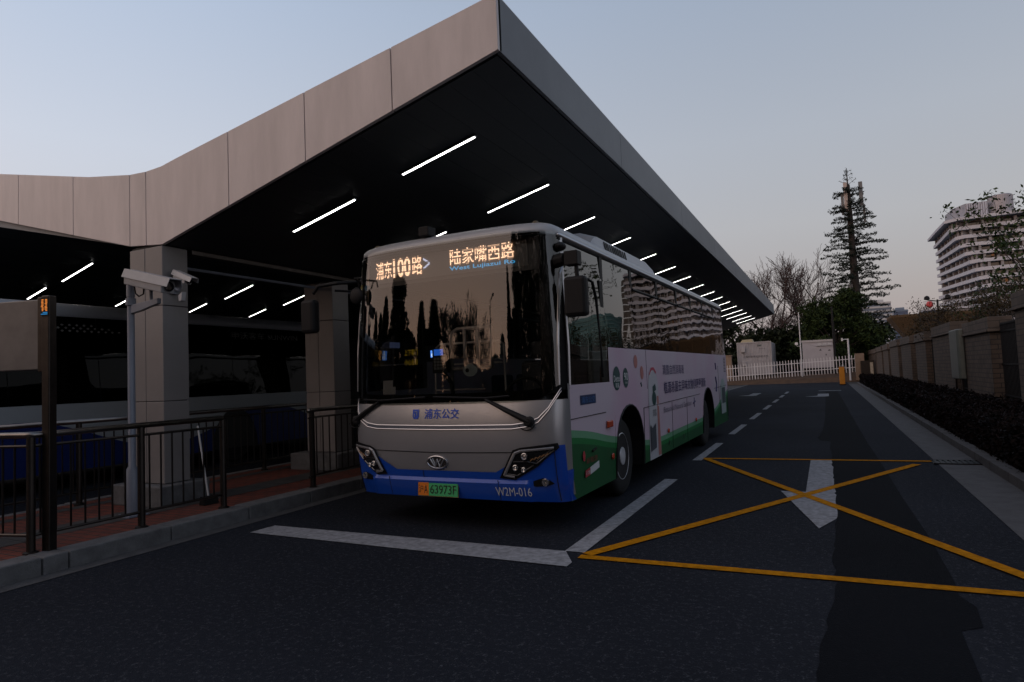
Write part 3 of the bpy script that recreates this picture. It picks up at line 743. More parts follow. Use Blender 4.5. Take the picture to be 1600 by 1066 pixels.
def loop(z, inset, zoff=0):
    w = bw(2.96) - inset; pts = []
    n = 28
    for i in range(n + 1):
        x = w * sin(-pi / 2 + pi * i / n); q = min(1, abs(x) / w)
        pts.append((x, -DF + DF * (1 - (1 - q ** NF) ** (1 / NF)) + lean(2.96) + inset, z))
    for y in (1, 2, 3, 4, 5, 6, 7, 8, 9): pts.append((w, y, z))
    pts.append((w, LEN - inset, z)); pts.append((w * .5, LEN - inset, z)); pts.append((-w * .5, LEN - inset, z)); pts.append((-w, LEN - inset, z))
    for y in (9, 8, 7, 6, 5, 4, 3, 2, 1): pts.append((-w, y, z))
    return pts
def roof():
    L = [loop(2.955, 0.008), loop(2.99, .003), loop(3.03, .008), loop(3.066, .035), loop(3.092, .085), loop(3.108, .22), loop(3.118, .6)]
    m = MB(); n = len(L[0])
    m.add([p for l in L for p in l], [(j * n + i, j * n + (i + 1) % n, (j + 1) * n + (i + 1) % n, (j + 1) * n + i) for j in range(len(L) - 1) for i in range(n)] + [tuple((len(L) - 1) * n + i for i in range(n))])
    smooth_angle(m.build('roof', M_roofwhite, BUS), 50)
    for s in (1, -1):
        m = MB(); m.tube([S(.02, 2.955, .012, s), S(LEN - .1, 2.955, .012, s)], .026, 8); m.build('roof_rail', pmat('rail_aluminium', (.45, .47, .5), .3, .8), BUS, smooth=True)
        m = MB(); m.tube([S(.02, 2.918, .006, s), S(LEN - .1, 2.918, .006, s)], .012, 6); m.build('rail_gap', M_seam, BUS)
    # air conditioner
    m = MB(); P = [(-1.0, 3.08), (-.93, 3.34), (-.7, 3.42), (.7, 3.42), (.93, 3.34), (1.0, 3.08)]; n = len(P)
    def ring(y, k): return [(x * (1 if k else .97), y, 3.10 + (z - 3.10) * k) for x, z in P]
    R_ = [ring(1.75, 0.0), ring(1.95, .8), ring(2.1, 1), ring(4.5, 1), ring(4.95, .7), ring(5.15, 0)]
    m.add([p for r in R_ for p in r], [(j * n + i, j * n + i + 1, (j + 1) * n + i + 1, (j + 1) * n + i) for j in range(5) for i in range(n - 1)])
    ac = smooth_angle(m.build('air_conditioner', pmat('ac_white', (.40, .41, .43), .45, 0, noise=.1, nscale=2), BUS), 30)
    g = MB()
    for k in range(12):
        y = 2.3 + k * .085; g.add([(.988, y, 3.15), (.988, y + .045, 3.15), (.945, y + .045 + .03, 3.31), (.945, y + .03, 3.31)], [(0, 1, 2, 3)])
    g.build('grille', M_black, ac, solid=-.006)
    # roof camera and marker lamps
    m = MB(); m.box(-.30, -.17, -.20, -.05, 3.10, 3.205); m.tube([(-.23, -.05, 3.10), (-.23, .02, 3.10)], .03, 8); m.build('roof_camera', M_black, BUS, bevel=.012)
    am = pmat('marker_amber', (.12, .09, .05), .4)
    for x in (-1.05, .98):
        m = MB(); m.lathe([(.05, 0), (.05, .02), (.04, .042), (.02, .06), (.001, .065)], 16, 'Z', (x, .06, 3.075)); smooth_angle(m.build('marker_lamp', am, BUS), 50)
roof()

def windows():
    # windscreen
    def zb(x): a = abs(x) / 1.245; return 1.295 + .17 * a ** 9
    m = MB(); fstrip(m, -1.245, 1.245, zb, lambda x: 3.002 - .045 * (abs(x) / 1.245) ** 10, .010, 56, 14); ws = m.build('windscreen', M_glass, BUS, smooth=True, normals=False)
    # black ceramic border behind the glass
    m = MB(); fstrip(m, -1.24, 1.24, lambda x: zb(x) - .01, lambda x: 1.40 + .06 * (abs(x) / 1.24) ** 6, -.004, 48, 2)
    for s in (1, -1): fstrip(m, s * 1.09, s * 1.245, lambda x: 1.38, lambda x: 2.95, -.004, 12, 8)
    fstrip(m, -1.1, 1.1, lambda x: 2.955, lambda x: 2.975, .0085, 40, 1)
    m.build('windscreen_border', M_hidden_black, ws, smooth=True)
    # twin bright pillar trims at each front corner
    tr = pmat('pillar_trim', (.42, .42, .43), .3, .8)
    for s in (1, -1):
        m = MB(); m.tube([front(s * 1.235, z, .008) for z in [1.45 + .1 * k for k in range(16)]], .014, 6); m.build('pillar_trim', tr, BUS)
        m = MB(); m.tube([S(.045 + .03 * (z - 1.4), z, .004, s) for z in [1.44 + .1 * k for k in range(16)]], .017, 6); m.build('pillar_trim', tr, BUS)
        m = MB(); m.add([front(s * 1.235, 1.40, .002), S(.05, 1.40, .001, s), S(.09, 2.95, .001, s), front(s * 1.20, 2.95, .002)], [(0, 1, 2, 3)]); m.build('corner_pillar', M_hidden_black, BUS)
        # cab window and its frame, window band
        m = MB(); m.add([S(.03, 1.44, .0, s), S(1.305, 1.44, .0, s), S(1.305, 1.85, 0, s), S(1.305, 2.93, 0, s), S(.06, 2.93, 0, s), S(.05, 1.85, 0, s)], [(0, 1, 2, 5), (5, 2, 3, 4)])
        cw = m.build('cab_window', M_sideglass, BUS, normals=False)
        m = MB(); fr = [S(1.0, 1.9, .006, s), S(1.0, 2.55, .006, s)]; m.box(s * 1.24 - .012, s * 1.24 + .012, 1.18, 1.29, 1.86, 2.62); m.tube([S(.80, 2.60, .006, s), S(.98, 2.58, .006, s), S(1.05, 2.4, .006, s), S(1.08, 1.5, .006, s)], .012, 6); m.build('window_frame', M_black, cw)
        seps = [1.31, 2.52, 3.92, 5.27, 6.45, 7.62, 8.85, LEN - .08]
        for i, (a, b) in enumerate(zip(seps[:-1], seps[1:])):
            m = MB(); k = random.uniform(-.006, .006)
            m.add([S(a + .008, 1.85, .0 + k, s), S(b - .008, 1.85, .0, s), S(b - .008, 2.93, -k, s), S(a + .008, 2.93, 0, s)], [(0, 1, 2, 3)])
            w = m.build('window', M_sideglass, BUS, normals=False)
            if i in (1, 2, 3, 4, 5):
                g = MB(); g.tube([S(a + .05, 2.66, .004, s), S(b - .05, 2.66, .004, s)], .018, 6); g.build('sliding_rail', M_black, w)
        for a in seps: m = MB(); m.box(s * 1.215 - .02, s * 1.215 + .02, a - .05, a + .05, 1.86, 2.92); m.build('window_pillar', M_black, BUS)
        m = MB(); m.box(s * 1.20 - .01, s * 1.20 + .01, .3, LEN - .1, 2.70, 2.95); m.build('cant_panel', M_black, BUS)
windows()

def front_details():
    # bright double strip across the nose
    m = MB()
    A = [(-1.255, 1.37), (-1.20, 1.245), (-1.12, 1.155), (-1.0, 1.105), (-.85, 1.085), (0, 1.075), (.80, 1.08), (.95, 1.10), (1.06, 1.14), (1.15, 1.235), (1.22, 1.36), (1.25, 1.42)]
    fline(m, A, .006, .005, 6); fline(m, [(x, z - .040 if abs(x) < 1.1 else z - .028) for x, z in A], .0055, .006, 6); m.build('bright_strip', M_chrome, BUS)
    m = MB(); fstrip(m, -1.0, 1.0, lambda x: 1.042 + .02 * (abs(x)) ** 6, lambda x: 1.075 + .02 * abs(x) ** 6, .003, 30, 1); m.build('strip_inlay', pmat('inlay_grey', (.20, .22, .27), .3, .6), BUS)
    # emblem
    e = MB(); E = [(-.075 + .12 * cos(2 * pi * k / 28), .70 + .064 * sin(2 * pi * k / 28)) for k in range(28)]; fline(e, E, .0085, .010, 1, True, 8)
    em = e.build('emblem', M_chrome, BUS)
    m = MB()
    for a, b in (((-.085, .70), (-.03, .61)), ((-.055, .70), (-.025, .63)), ((-.03, .61), (.0, .695)), ((.0, .695), (.03, .61)), ((.03, .61), (.085, .70)), ((.02, .66), (.05, .70))): fline(m, [(a[0] - .075, a[1] + .04), (b[0] - .075, b[1] + .04)], .0085, .008, 3)
    m.build('emblem_strokes', M_chrome, em)
    m = MB(); fpoly(m, E, .004, 1); m.build('emblem_field', pmat('emblem_dark', (.06, .055, .055), .35, .5), em)
    # headlights
    hb = pmat('headlight_black', (.008, .008, .009), .08, 0, coat=.5); hb2 = pmat('headlight_frame', (.30, .29, .29), .3, .6); lens = pmat('headlight_lens', (.55, .55, .55), .12, .9)
    for s in (1, -1):
        H = [(.655, .53), (.80, .775), (.875, .80), (1.205, .845), (1.215, .80), (1.03, .65), (.80, .515)]
        def hx(x): return s * x if s > 0 else -(x + .10 * min(1, max(0, (1.2 - x) / .45)))
        H = [(hx(x), z + .045 - .02 * max(0, x - .8)) for x, z in H]
        m = MB(); fpoly(m, [(x + s * (-.018 if abs(x) < .8 else .012 if abs(x) > 1.1 else 0), z + (.016 if z > .7 else -.016)) for x, z in H], .020, 6); h = m.build('headlight', M_black, BUS, smooth=True)
        m = MB(); fpoly(m, [(x * .997, z) for x, z in H], .026, 6); m.build('housing', hb, h, smooth=True)
        m = MB(); F = [(1.185, .815), (.885, .785), (.82, .76), (.695, .545), (.80, .53)]
        P = [(hx(x), z + .045 - .02 * max(0, x - .8)) for x, z in F]
        for a, b, wd in ((0, 1, .013), (1, 2, .014), (2, 3, .016), (3, 4, .013)): fline(m, [P[a], P[b]], wd, .026, 8)
        m.build('light_bar', hb2, h)
        m = MB(); fline(m, [(hx(1.19), 0.832), (hx(1.03), 0.707), (hx(.93), 0.727), (hx(.80), 0.722)], .007, .030, 6); fline(m, [(hx(1.16), 0.832), (hx(1.03), 0.732)], .004, .030, 5); fline(m, [(hx(1.0), 0.690), (hx(.83), 0.590), (hx(.73), 0.602)], .006, .030, 5); m.build('inner_trim', M_steel, h)
        for (x, z, r) in ((.92, .735, .034), (.82, .625, .028), (.90, .605, .024)):
            m = MB(); c = front(hx(x), z + .042, .028); m.lathe([(r, 0), (r, -.014), (r * .8, -.016), (r * .72, -.008), (r * .35, -.006), (.001, -.012)], 18, 'Y', c); smooth_angle(m.build('lamp', lens if z < .7 else M_chrome, h), 40)
        m = MB()
        for k in range(5): fline(m, [(hx(1.0 + k * .035), .757 + k * .012), (hx(1.0 + k * .035 - .03), .732 + k * .012)], .006, .029, 3)
        m.build('indicator', pmat('indicator_amber', (.20, .10, .04), .3), h)
        f = MB(); fpoly(f, [(s * .90, 0.495), (s * .99, 0.540), (s * 1.07, 0.565), (s * 1.13, 0.540), (s * 1.165, 0.505), (s * 1.10, 0.485), (s * 1.0, 0.478)], .018, 4); fo = f.build('fog_light', M_black, BUS, smooth=True)
        m = MB(); m.lathe([(.036, 0), (.036, -.02), (.028, -.022), (.001, -.012)], 18, 'Y', front(s * 1.09, .522, .014)); smooth_angle(m.build('lens', lens, fo), 40)
    # number plate
    pm = MB(); pm.box(-.24, .24, -.012, 0, 0, .14)
    pl = pm.build('number_plate', pmat('plate_green', (.05, .36, .13), .45, 0), BUS, bevel=.003); pl.location = (-.083, front(-.083, .42)[1] - .055, .352); pl.rotation_euler = (rad(-3), 0, 0)
    m = MB(); m.box(-.239, -.112, -.0145, -.0125, .004, .136); m.build('plate_field', pmat('plate_orange', (.60, .16, .01), .45), pl)
    ink = pmat('plate_ink', (.008, .02, .012), .5)
    lettering('plate_text', '沪', .052, .082, lambda u, v: (-.232 + u, -.016, .028 + v), ink, pl)
    lettering('plate_text', 'A', .042, .086, lambda u, v: (-.166 + u, -.016, .026 + v), ink, pl)
    lettering('plate_text', '63973F', .315, .088, lambda u, v: (-.092 + u, -.016, .026 + v), ink, pl)
    m = MB(); m.tube([(-.245, -.006, .0), (.245, -.006, .0), (.245, -.006, .143), (-.245, -.006, .143), (-.245, -.006, .0)], .005, 6); m.build('plate_frame', pmat('plate_rim', (.4, .22, .05), .4, .5), pl)
    lettering('fleet_number', 'W2M-016', .365, .088, lambda u, v: front(.585 + u, .385 + v, .050 if .585 + u < .955 else .030), pmat('number_white', (.5, .52, .55), .5), BUS)
    bl = pmat('lettering_blue', (.006, .060, .42), .4)
    lettering('operator_name', '浦东公交', .42, .105, lambda u, v: front(-.215 + u, 1.145 + v, .005), bl, BUS, .014)
    m = MB(); fpoly(m, [(-0.365, 1.245), (-0.285, 1.245), (-0.285, 1.170), (-0.300, 1.145), (-0.350, 1.145), (-0.365, 1.170)], .004, 2); lg = m.build('operator_badge', bl, BUS)
    m = MB(); fline(m, [(-0.340, 1.220), (-0.310, 1.220), (-0.310, 1.185)], .005, .006, 2); fline(m, [(-0.340, 1.200), (-0.340, 1.165)], .005, .006, 2); m.build('badge_mark', pmat('badge_light', (.25, .26, .3), .4), lg)
    # wipers
    for (x0, z0, x1, z1) in ((.98, 1.11, .52, 1.33), (-1.20, 1.13, -.82, 1.33)):
        m = MB(); a = front(x0, z0, .03); b = front(x1, z1, .035)
        m.tube([a, [(p + q) / 2 - (0.01 if i == 1 else 0) for i, (p, q) in enumerate(zip(a, b))], b], [.036, .026, .014], 8)
        m.lathe([(.05, 0), (.05, -.05), (.03, -.06)], 12, 'Y', front(x0, z0, 0)); w = m.build('wiper', M_black, BUS, smooth=False)
        m = MB(); sx = -1 if x0 > 0 else 1
        fline(m, [(x1 + .25 * (-sx), 1.36), (x1, 1.345), (x1 + sx * .62, 1.37)], .011, .022, 8); m.build('blade', M_black, w)
        m = MB(); c = front(x0, z0, .01); m.tube([(c[0] + .085 * sin(t * 2.6 - 1.3) - .03, c[1] - .012, c[2] - .02 - .085 * cos(t * 2.6 - 1.3) * .75) for t in [k / 10 for k in range(11)]], .006, 6); m.build('hose', M_black, w)
front_details()

def led_board():
    t = MB()
    fb = -.085
    def flat(x, z, o=0): return (x, lean(2.8) - DF + .115 + .045 * abs(x) ** 3 + o, z)
    m = MB(); m.grid(lambda u, v: flat(-1.10 + 2.2 * u, 2.62 + .335 * v, .03), 20, 2); d = m.build('destination_board', pmat('board_grey', (.17, .155, .15), .7), BUS)
    m = MB(); m.grid(lambda u, v: flat(-1.0 + 1.93 * u, 2.665 + .265 * v, .02), 20, 2); m.build('led_panel', pmat('panel_grey', (.27, .25, .245), .6), d)
    am = ledmat('led_amber', (1, .56, .34), 2.6); bl = emat('led_blue', (.07, .42, .80), .75); wh = ledmat('led_white', (.75, .75, 1), 1.1)
    def L(b, x, z, w, h, mat, bold=0.0): return lettering('led_text', b, w, h, lambda u, v: flat(x + u, z + v, .012), mat, d, bold)
    L('浦东', -1.0, 2.715, .245, .200, am, .008); L('100', -.735, 2.708, .245, .216, am, .018); L('路', -.470, 2.712, .140, .208, am, .006)
    L('>', -.315, 2.755, .085, .13, wh); 
    L('陆家嘴西路', .03, 2.752, .76, .180, am, .006); L('West Lujiazui Ro', .02, 2.690, .775, .056, bl, .012)
led_board()

def mirrors():
    # right side (road side)
    m = MB(); m.tube([(1.24, -.02, 2.68), (1.36, -.10, 2.68)], [.075, .06], 8); m.box(1.36, 1.50, -.16, -.04, 2.60, 2.74); m.tube([(1.46, -.10, 2.66), (1.47, -.10, 2.46)], .022, 8)
    a = m.build('mirror_arm', M_black, BUS, bevel=.01)
    m = MB(); m.box(1.34, 1.57, -.17, -.05, 2.10, 2.49); m.build('mirror_head', M_black, a, bevel=.035)
    m = MB(); m.box(1.36, 1.55, -.048, -.044, 2.13, 2.46); m.build('mirror_glass', M_chrome, a)
    m = MB(); m.sphere((1.26, .02, 2.83), .055, 12, 8, (1, 1.4, .8)); m.build('side_camera', M_black, BUS)
    # left side: long arm out over the platform, with a round close-up mirror on the windscreen
    m = MB(); m.tube([(-1.20, -.04, 2.72), (-1.40, -.26, 2.70), (-1.62, -.33, 2.68), (-1.70, -.33, 2.60)], .022, 8); m.tube([(-1.20, -.02, 2.60), (-1.45, -.25, 2.62)], .014, 8)
    a = m.build('mirror_arm', M_black, BUS)
    m = MB(); m.box(-1.85, -1.65, -.40, -.27, 2.14, 2.53); m.build('mirror_head', M_black, a, bevel=.04)
    m = MB(); m.tube([front(-1.20, 2.70, .02), front(-1.14, 2.74, .10), front(-.98, 2.71, .13), front(-.965, 2.64, .13)], .011, 8); m.tube([front(-1.03, 2.72, .125), front(-1.06, 2.62, .10)], .008, 6); b = m.build('close_mirror', M_black, BUS)
    m = MB(); m.sphere(front(-1.10, 2.53, .10), .095, 16, 10, (1, .35, 1)); m.build('mirror_head', M_black, b, smooth=True)
    # two round stickers behind the glass
    m = MB(); m.lathe([(.036, 0), (.036, -.003)], 16, 'Y', front(-1.16, 2.64, -.01)); m.build('sticker', pmat('sticker_yellow', (.30, .26, .05), .5), BUS)
    m = MB(); m.lathe([(.036, 0), (.036, -.003)], 16, 'Y', front(-1.06, 2.62, -.01)); m.build('sticker', pmat('sticker_blue', (.05, .22, .42), .5), BUS)
mirrors()

def side_details():
    s = 1
    def P(y, z, o=.004): return S(y, z, o, 1)
    def spoly(name, pts, mat, parent=BUS, o=.004): m = MB(); m.add([P(y, z, o) for y, z in pts], [tuple(range(len(pts)))]); return m.build(name, mat, parent)
    def sline(m, pts, r=.005, o=.001): m.tube([P(y, z, o) for y, z in pts], r, 5)
    def stext(name, b, y, z, w, h, mat, parent=BUS, o=.006, bold=0.0): return lettering(name, b, w, h, lambda u, v: P(y + u, z + v, o), mat, parent, bold)
    m = MB(); sline(m, [(.04, 1.10), (1.12, 1.10)]); sline(m, [(2.73, .30), (2.72, 1.05)]); sline(m, [(2.72, 1.05), (6.7, 1.07)])
    for y, z in ((4.38, 1.04), (5.50, 1.05)): sline(m, [(y, .32), (y, z)], .003)
    sline(m, [(8.3, 1.12), (9.9, 1.14)]); sline(m, [(8.9, 1.6), (8.9, .75)], .004); sline(m, [(2.95, 1.84), (2.95, 1.30)], .003)
    for k in range(10): sline(m, [(9.72, 1.46 + k * .035), (9.98, 1.46 + k * .035)], .007)
    m.build('panel_seams', M_seam, BUS)
    navy = pmat('advert_navy', (.030, .022, .10), .5); green = pmat('advert_green', (.008, .05, .05), .5); white = pmat('advert_white', (.50, .52, .52), .5); red = pmat('advert_red', (.42, .05, .09), .5)
    stext('advert_text', '滴露自然消毒液', 3.86, 1.48, 1.50, .155, navy); stext('advert_text', '植源杀菌去异味衣物健康更清新', 3.88, 1.19, 3.45, .185, navy, bold=.008); stext('advert_text', 'Botanical Natural Sanitizer', 3.82, .91, 2.05, .085, pmat('advert_grey', (.10, .09, .13), .5))
    m = MB(); sline(m, [(6.10, .86), (6.12, 1.03)], .006, .005); sline(m, [(6.02, .93), (6.2, .96)], .012, .005); m.build('advert_flower', navy, BUS)
    E = lambda yc, zc, a, b, n=24: [(yc + a * cos(2 * pi * k / n), zc + b * sin(2 * pi * k / n)) for k in range(n)]
    l1 = spoly('advert_badge', E(1.575, 1.475, .145, .145), green); stext('badge_text', 'Dettol', 1.45, 1.435, .25, .075, white, l1, .008, .01); stext('badge_text', '滴露', 1.50, 1.362, .15, .058, white, l1, .008)
    l2 = spoly('advert_badge', E(1.945, 1.475, .115, .125), green); stext('badge_text', '90', 1.865, 1.44, .16, .10, white, l2, .008, .01); stext('badge_text', 'YEARS', 1.89, 1.40, .11, .026, white, l2, .008)
    nb = spoly('name_sticker', [(.32, 1.225), (.80, 1.225), (.80, 1.325), (.32, 1.325)], pmat('sticker_navy', (.006, .02, .075), .5)); stext('sticker_text', '浦东公交', .35, 1.24, .42, .068, pmat('sticker_text_blue', (.03, .10, .26), .5), nb, .007, .01)
    # the printed bottle
    b = spoly('advert_bottle', [(2.98, .30), (2.98, 1.10), (3.0, 1.38), (3.06, 1.52), (3.18, 1.595), (3.32, 1.60), (3.45, 1.53), (3.52, 1.38), (3.55, 1.05), (3.62, .30)], pmat('bottle_white', (.42, .42, .45), .5))
    spoly('bottle_cap', [(3.05, 1.50), (3.18, 1.595), (3.32, 1.60), (3.45, 1.53), (3.42, 1.50), (3.30, 1.56), (3.18, 1.555), (3.08, 1.49)], red, b, .007)
    spoly('bottle_label', E(3.27, 1.15, .115, .10), green, b, .007); spoly('bottle_label', [(3.20, 1.32), (3.36, 1.36), (3.40, 1.27), (3.22, 1.24)], green, b, .007); spoly('bottle_strip', [(3.42, 1.18), (3.52, 1.18), (3.60, .32), (3.44, .32)], pmat('bottle_pink', (.36, .15, .14), .5), b, .0065)
    spoly('bottle_picture', [(3.0, .80), (3.1, .74), (3.3, .80), (3.3, .45), (3.02, .42)], pmat('bottle_grey', (.05, .06, .075), .5), b, .007); stext('bottle_text', '滴露', 3.16, .90, .2, .1, pmat('bottle_text_grey', (.12, .13, .14), .5), b, .008)
    petal = pmat('petal_pink', (.36, .14, .13), .5)
    for (y, z, a) in ((2.42, 1.68, .1), (2.70, 1.53, -.4)): spoly('advert_petal', [(y + .09 * cos(t) * cos(a) - .075 * sin(t) * sin(a) * .4, z + .09 * sin(t) + .05 * cos(t) * a) for t in [2 * pi * k / 12 for k in range(12)]], petal)
    m = MB(); sline(m, [(2.60, 1.385), (2.66, 1.36)], .006, .005); sline(m, [(2.63, 1.40), (2.64, 1.34)], .006, .005); m.build('advert_sprig', green, BUS)
    # second bottle and stripe near the tail
    b = spoly('advert_bottle', [(9.1, .52), (9.12, 1.15), (9.3, 1.3), (9.6, 1.3), (9.75, 1.15), (9.75, .52)], pmat('bottle_pale', (.30, .36, .35), .5)); spoly('bottle_label', [(9.25, .75), (9.7, .75), (9.7, 1.1), (9.25, 1.1)], pmat('label_dark', (.04, .06, .07), .5), b, .007)
    m = MB(); sline(m, [(8.55, 1.66), (8.6, 1.52)], .015, .004); sline(m, [(8.5, 1.36), (8.58, 1.2), (8.5, 1.05)], .018, .004); m.build('advert_stripe', navy, BUS)
    # stickers, reflectors, lamps
    r1 = spoly('warning_sticker', E(.36, .70, .04, .06, 6), pmat('sticker_red', (.34, .03, .04), .5)); 
    r2 = spoly('fire_sticker', [(.38, .475), (.52, .49), (.52, .565), (.38, .55)], pmat('sticker_red', (.34, .03, .04), .5)); spoly('info_sticker', [(.525, .49), (.81, .525), (.81, .60), (.525, .565)], white); stext('sticker_text', '119', .40, .50, .10, .04, white, r2, .007)
    stext('side_text', '新能源', .42, .61, .34, .06, pmat('text_red', (.16, .02, .02), .5)); m = MB(); sline(m, [(.62, .72), (.74, .74)], .012, .004); m.build('door_lock', M_steel_dark, BUS)
    red_l = pmat('reflector_red', (.42, .05, .015), .25, 0, coat=.5)
    m = MB(); m.prism([P(1.12, .92, .0), P(1.30, .92, 0), P(1.30, 1.0, 0), P(1.12, 1.0, 0)], (.028, 0, 0)); m.build('side_marker', red_l, BUS, bevel=.012)
    for y, z in ((1.30, .58), (4.05, .62), (6.2, .62)): m = MB(); m.lathe([(.038, 0), (.032, .014), (.001, .02)], 12, 'X', P(y, z, 0)); m.build('reflector', red_l, BUS)
    m = MB()
    for y in (4.05, 5.1): m.box(1.276, 1.282, y, y + .03, .40, .47)
    m.build('hatch_locks', M_steel, BUS)
    m = MB(); m.box(1.2, 1.24, LEN - .06, LEN + .02, 1.70, 1.78); m.build('tail_lamp', red_l, BUS)
side_details()

def interior():
    m = MB(); m.box(-.78, .78, -.05, LEN - .15, .40, .44); m.build('bus_floor', M_busdark, BUS)
    m = MB(); m.box(-1.0, 1.12, -.20, .22, .9, 1.36); m.build('dashboard', pmat('dash_black', (.010, .010, .011), .6), BUS, bevel=.04)
    m = MB(); m.box(-1.2, 1.2, LEN - .3, LEN - .25, .44, 2.9); m.box(-1.2, 1.2, .5, LEN - .2, 2.72, 2.76); m.build('lining', M_busdark, BUS)
    rail = pmat('grab_rail', (.42, .37, .35), .4, .3)
    m = MB(); r = .022
    m.tube([(-0.245, .30, 1.36), (-0.245, .30, 2.02), (-0.215, .30, 2.08), (-0.155, .30, 2.11), (0.275, .30, 2.11)], r, 8); m.tube([(0.275, .30, 2.11), (0.275, .30, 1.66)], r, 8); m.tube([(-0.245, .30, 1.66), (0.275, .30, 1.66)], r, 8)
    for x in (-.065, .105): m.tube([(x, .30, 1.66), (x, .30, 2.11)], r, 8)
    m.build('cab_guard', rail, BUS, smooth=True)
    m = MB(); m.tube([(-.68, .62, 1.2), (-.68, .62, 1.85), (-.66, .62, 1.93), (-.60, .62, 1.97), (.20, .62, 1.97), (.26, .62, 1.93), (.27, .62, 1.2)], .013, 8); m.tube([(-.68, .62, 1.72), (.27, .62, 1.72)], .010, 6); m.tube([(-.68, .62, 1.42), (.0, .62, 1.42)], .010, 6); m.build('seat_back_rail', rail, BUS)
    # card reader on its post
    m = MB(); m.tube([(-.22, .28, 1.3), (-.24, .27, 1.5), (-.32, .25, 1.62)], .025, 8); m.box(-.43, -.24, .18, .26, 1.62, 1.90); c = m.build('card_reader', M_black, BUS, bevel=.01)
    m = MB(); m.box(-.40, -.28, .174, .179, 1.82, 1.89); m.build('screen', emat('reader_blue', (.03, .16, .75), .55), c)
    m = MB()
    for i in range(4):
        for j in range(4): m.box(-.405 + i * .04, -.373 + i * .04, .174, .179, 1.66 + j * .036, 1.688 + j * .036)
    m.build('keypad', pmat('key_grey', (.12, .12, .12), .5), c)
    m = MB(); m.sphere(front(.33, 1.63, -.008), .085, 18, 8, (1, .04, .75)); st = m.build('inspection_sticker', pmat('sticker_pale', (.32, .36, .36), .5), BUS); m = MB(); m.sphere(front(.30, 1.63, -.001), .022, 10, 6, (1, .08, 1)); m.build('sticker_dot', M_black, st)
    m = MB(); fpoly(m, [(-.80, 1.41), (-.62, 1.41), (-.62, 1.49), (-.66, 1.49), (-.66, 1.56), (-.80, 1.56)], -.02, 2); m.build('paper_notice', pmat('paper', (.32, .31, .31), .7), BUS)
    m = MB(); m.tube([(-1.1, .1, 1.45), (-.85, .0, 1.46), (-.85, .0, 1.38), (-.78, .0, 1.38)], .010, 6); m.build('door_rail', rail, BUS)
    # steering wheel and seat
    m = MB(); m.tube([(.62 + .22 * cos(a), .34 + .10 * sin(a), 1.34 + .19 * sin(a)) for a in [2 * pi * k / 24 for k in range(25)]], .016, 8); m.build('steering_wheel', M_black, BUS)
    m = MB(); m.box(.38, .88, .78, .92, .9, 1.72); m.box(.38, .88, .5, .9, .85, .98); m.box(.50, .76, .79, .9, 1.74, 1.95); m.build('driver_seat', pmat('seat_black', (.016, .016, .02), .7), BUS, bevel=.05)
    m = MB()
    for k in range(3):
        for x in (-.95, -.52, .62, 1.0): m.box(x - .18, x + .18, 2.8 + k * 1.2, 2.9 + k * 1.2, .9, 1.58)
    m.build('seat_backs', pmat('seat_blue', (.02, .03, .07), .7), BUS, bevel=.04)
    # another bus's wheelchair sign, caught in the glass, modelled inside, and the stop list
    d = MB(); d.box(-1.02, -.72, .9, .93, 1.78, 1.98); d = d.build('other_bus_sign_image', M_black, BUS)
    m = MB(); m.box(-.93, -.86, .893, .898, 1.83, 1.92); m.build('reflected_field', emat('lit_blue', (.10, .30, .95), 1.3), d)
    m = MB(); m.sphere((-.893, .888, 1.905), .008, 8, 6); m.tube([(-.895, .888, 1.893), (-.893, .888, 1.872), (-.875, .888, 1.868), (-.872, .888, 1.848)], .005, 6); m.tube([(-.90, .888, 1.88), (-.912, .888, 1.862), (-.902, .888, 1.842), (-.885, .888, 1.848)], .004, 6); m.build('reflected_wheelchair_symbol', emat('lit_white', (.9, .95, 1), 1.5), d)
    lettering('reflected_digit', '9', .05, .085, lambda u, v: (-.85 + u, .89, 1.832 + v), emat('lit_orange', (1, .42, .10), 1.1), d, .02)
    m = MB(); m.box(-1.22, -1.20, .44, .62, 1.96, 2.03); m.build('door_display', emat('faint_blue', (.12, .15, .3), .12), BUS)
    for k, z in enumerate((1.86, 1.74)): lettering('stop_list', ['上下客门', '小心台阶'][k], .20, .075, lambda u, v: (-1.12 + u, .60, z + v), emat('dim_yellow', (.5, .30, .02), .25), BUS)
interior()

